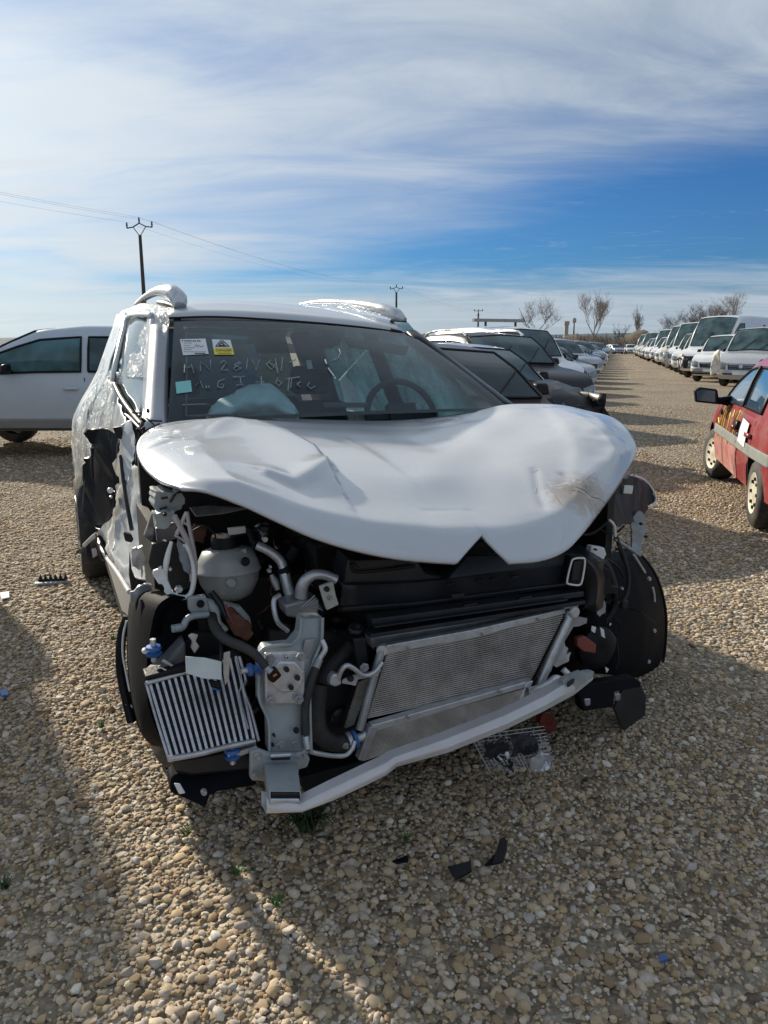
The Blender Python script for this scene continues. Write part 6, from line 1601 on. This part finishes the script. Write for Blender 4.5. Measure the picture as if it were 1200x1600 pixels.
# broken red lamp glass and torn grille mesh hanging below
plate('broken_lamp', [(845,1118),(862,1116),(872,1128),(868,1142),(850,1146),(842,1132)], -.45, .02, M_REDLAMP, crumple=.008, sub=2)
gm = MB()
for i in range(14):
    gm.tube([P(lerp(735, 850, i / 13), 1150 + 6 * math.sin(i), -.62), P(lerp(765, 870, i / 13), 1205 - 8 * math.sin(i * 1.3), -.66)], .0016, 4)
for j in range(12):
    gm.tube([P(735 + j * 2.5, 1150 + j * 5, -.62), P(850 + j * 1.6, 1135 + j * 5.2, -.62)], .0016, 4)
gm.build('grille_mesh', M_ALUD, W, kind='stuff')
for pts_, m_ in (([(755,1160),(785,1155),(790,1178),(806,1190),(802,1210),(786,1200),(770,1190)], M_BLACKG), ([(775,1178),(792,1176),(800,1192),(790,1200),(780,1194)], M_ALU), ([(800,1158),(838,1148),(846,1170),(820,1182),(806,1176)], M_BLACKG), ([(828,1190),(846,1178),(868,1178),(866,1196),(846,1210),(832,1204)], M_ALU)):
    plate('torn_fragment', [(u, v, -.66) for u, v in pts_], -.66, .006, m_, crumple=.014, sub=2)
# ================================================================ SMALL THINGS ON THE GRAVEL
def gpt(u, v, z=0.0):
    x = (u - 600) / FPX; y = (800 - v) / FPX
    d = Vector((x, math.cos(PITCH) + y * math.sin(PITCH), -math.sin(PITCH) + y * math.cos(PITCH)))
    t = (z - CAM_H) / d.z; return Vector((d.x * t, d.y * t, z))
def shard(name, label, pts, m, z=.018, th=.006, lift=.02, seed=0):
    ps = [gpt(u, v, z) for u, v in pts]; c = sum(ps, Vector()) / len(ps); r_ = random.Random(seed)
    g = MB().prism([p - c + Vector((0, 0, r_.uniform(0, lift))) for p in ps], (0, 0, -th))
    o = g.build(name, m, None, crumple=.003, sub=1); o.location = c
    return tag(o, label, 'debris')
shard('plastic_shard', 'curved black plastic shard lying on the stones below the crash beam', [(757,1352),(774,1344),(780,1322),(790,1312),(792,1332),(786,1352),(770,1358)], M_BLACK, seed=1, lift=.03)
shard('plastic_shard', 'flat narrow black plastic strip left of the curved shard', [(699,1362),(735,1353),(737,1360),(712,1372)], M_BLACK, seed=2)
shard('plastic_shard', 'tiny black sliver near the centre, left of the two larger pieces', [(612,1346),(636,1340),(638,1347),(620,1352)], M_BLACK, seed=3)
shard('plastic_shard', 'blue scrap of plastic lying at the lower right', [(1028,1492),(1040,1490),(1042,1499),(1031,1501)], M_BLUE, seed=4, lift=.01)
shard('plastic_shard', 'blue scrap at the left edge of the photo', [(0,1080),(12,1078),(14,1088),(2,1090)], M_BLUE, seed=5, lift=.01)
shard('paper_scrap', 'white paper scrap at the left edge above the blue one', [(0,928),(14,926),(15,934),(2,936)], M_PAPER, seed=6, lift=.01)
t = thing('broken_vent', 'broken black and grey toothed plastic piece on the gravel at the left', 'debris', gpt(82, 911), .1)
g = MB(); g.box((0, 0, .02), (.16, .03, .025))
for k in range(6): g.prism([(-.08 + k * .03, -.01, .025), (-.055 + k * .03, -.01, .025), (-.07 + k * .03, .0, .055)], (0, .012, 0))
g.build('comb', M_BLACK, t); MB().box((.01, -.03, .012), (.2, .035, .014), Matrix.Rotation(.15, 3, 'Z')).build('base_strip', M_ALUD, t)
shard('paper_tag', 'small cream tag on the ground below the torn door', [(154,882),(163,881),(164,888),(155,889)], M_PAPER, seed=8, lift=.005)
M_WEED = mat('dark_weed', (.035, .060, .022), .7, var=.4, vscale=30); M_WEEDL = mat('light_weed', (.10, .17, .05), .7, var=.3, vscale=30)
def weed(u, v, n, r, h_, m, label, seed):
    r_ = random.Random(seed); p0 = gpt(u, v, 0); t = thing('weed', label, 'plant', p0, 0, 'small weeds among the stones')
    g = MB()
    for k in range(n):
        a = r_.uniform(0, 6.28); L_ = r_.uniform(.5, 1) * r; w = r_.uniform(.003, .006) * (r / .08) ** .3; c, s = math.cos(a), math.sin(a)
        o = Vector((r_.uniform(-.2, .2) * r, r_.uniform(-.2, .2) * r, .008)); q = []
        for i in range(4):
            t_ = i / 3; p = o + Vector((c * L_ * t_, s * L_ * t_, h_ * r_.uniform(.7, 1.1) * math.sin(t_ * 2.2))); wd = w * (1 - t_ * .85); q.append((p + Vector((-s * wd, c * wd, 0)), p + Vector((s * wd, -c * wd, 0))))
        g.grid([list(x) for x in q])
    o = g.build('leaves', m, t, smooth=180)
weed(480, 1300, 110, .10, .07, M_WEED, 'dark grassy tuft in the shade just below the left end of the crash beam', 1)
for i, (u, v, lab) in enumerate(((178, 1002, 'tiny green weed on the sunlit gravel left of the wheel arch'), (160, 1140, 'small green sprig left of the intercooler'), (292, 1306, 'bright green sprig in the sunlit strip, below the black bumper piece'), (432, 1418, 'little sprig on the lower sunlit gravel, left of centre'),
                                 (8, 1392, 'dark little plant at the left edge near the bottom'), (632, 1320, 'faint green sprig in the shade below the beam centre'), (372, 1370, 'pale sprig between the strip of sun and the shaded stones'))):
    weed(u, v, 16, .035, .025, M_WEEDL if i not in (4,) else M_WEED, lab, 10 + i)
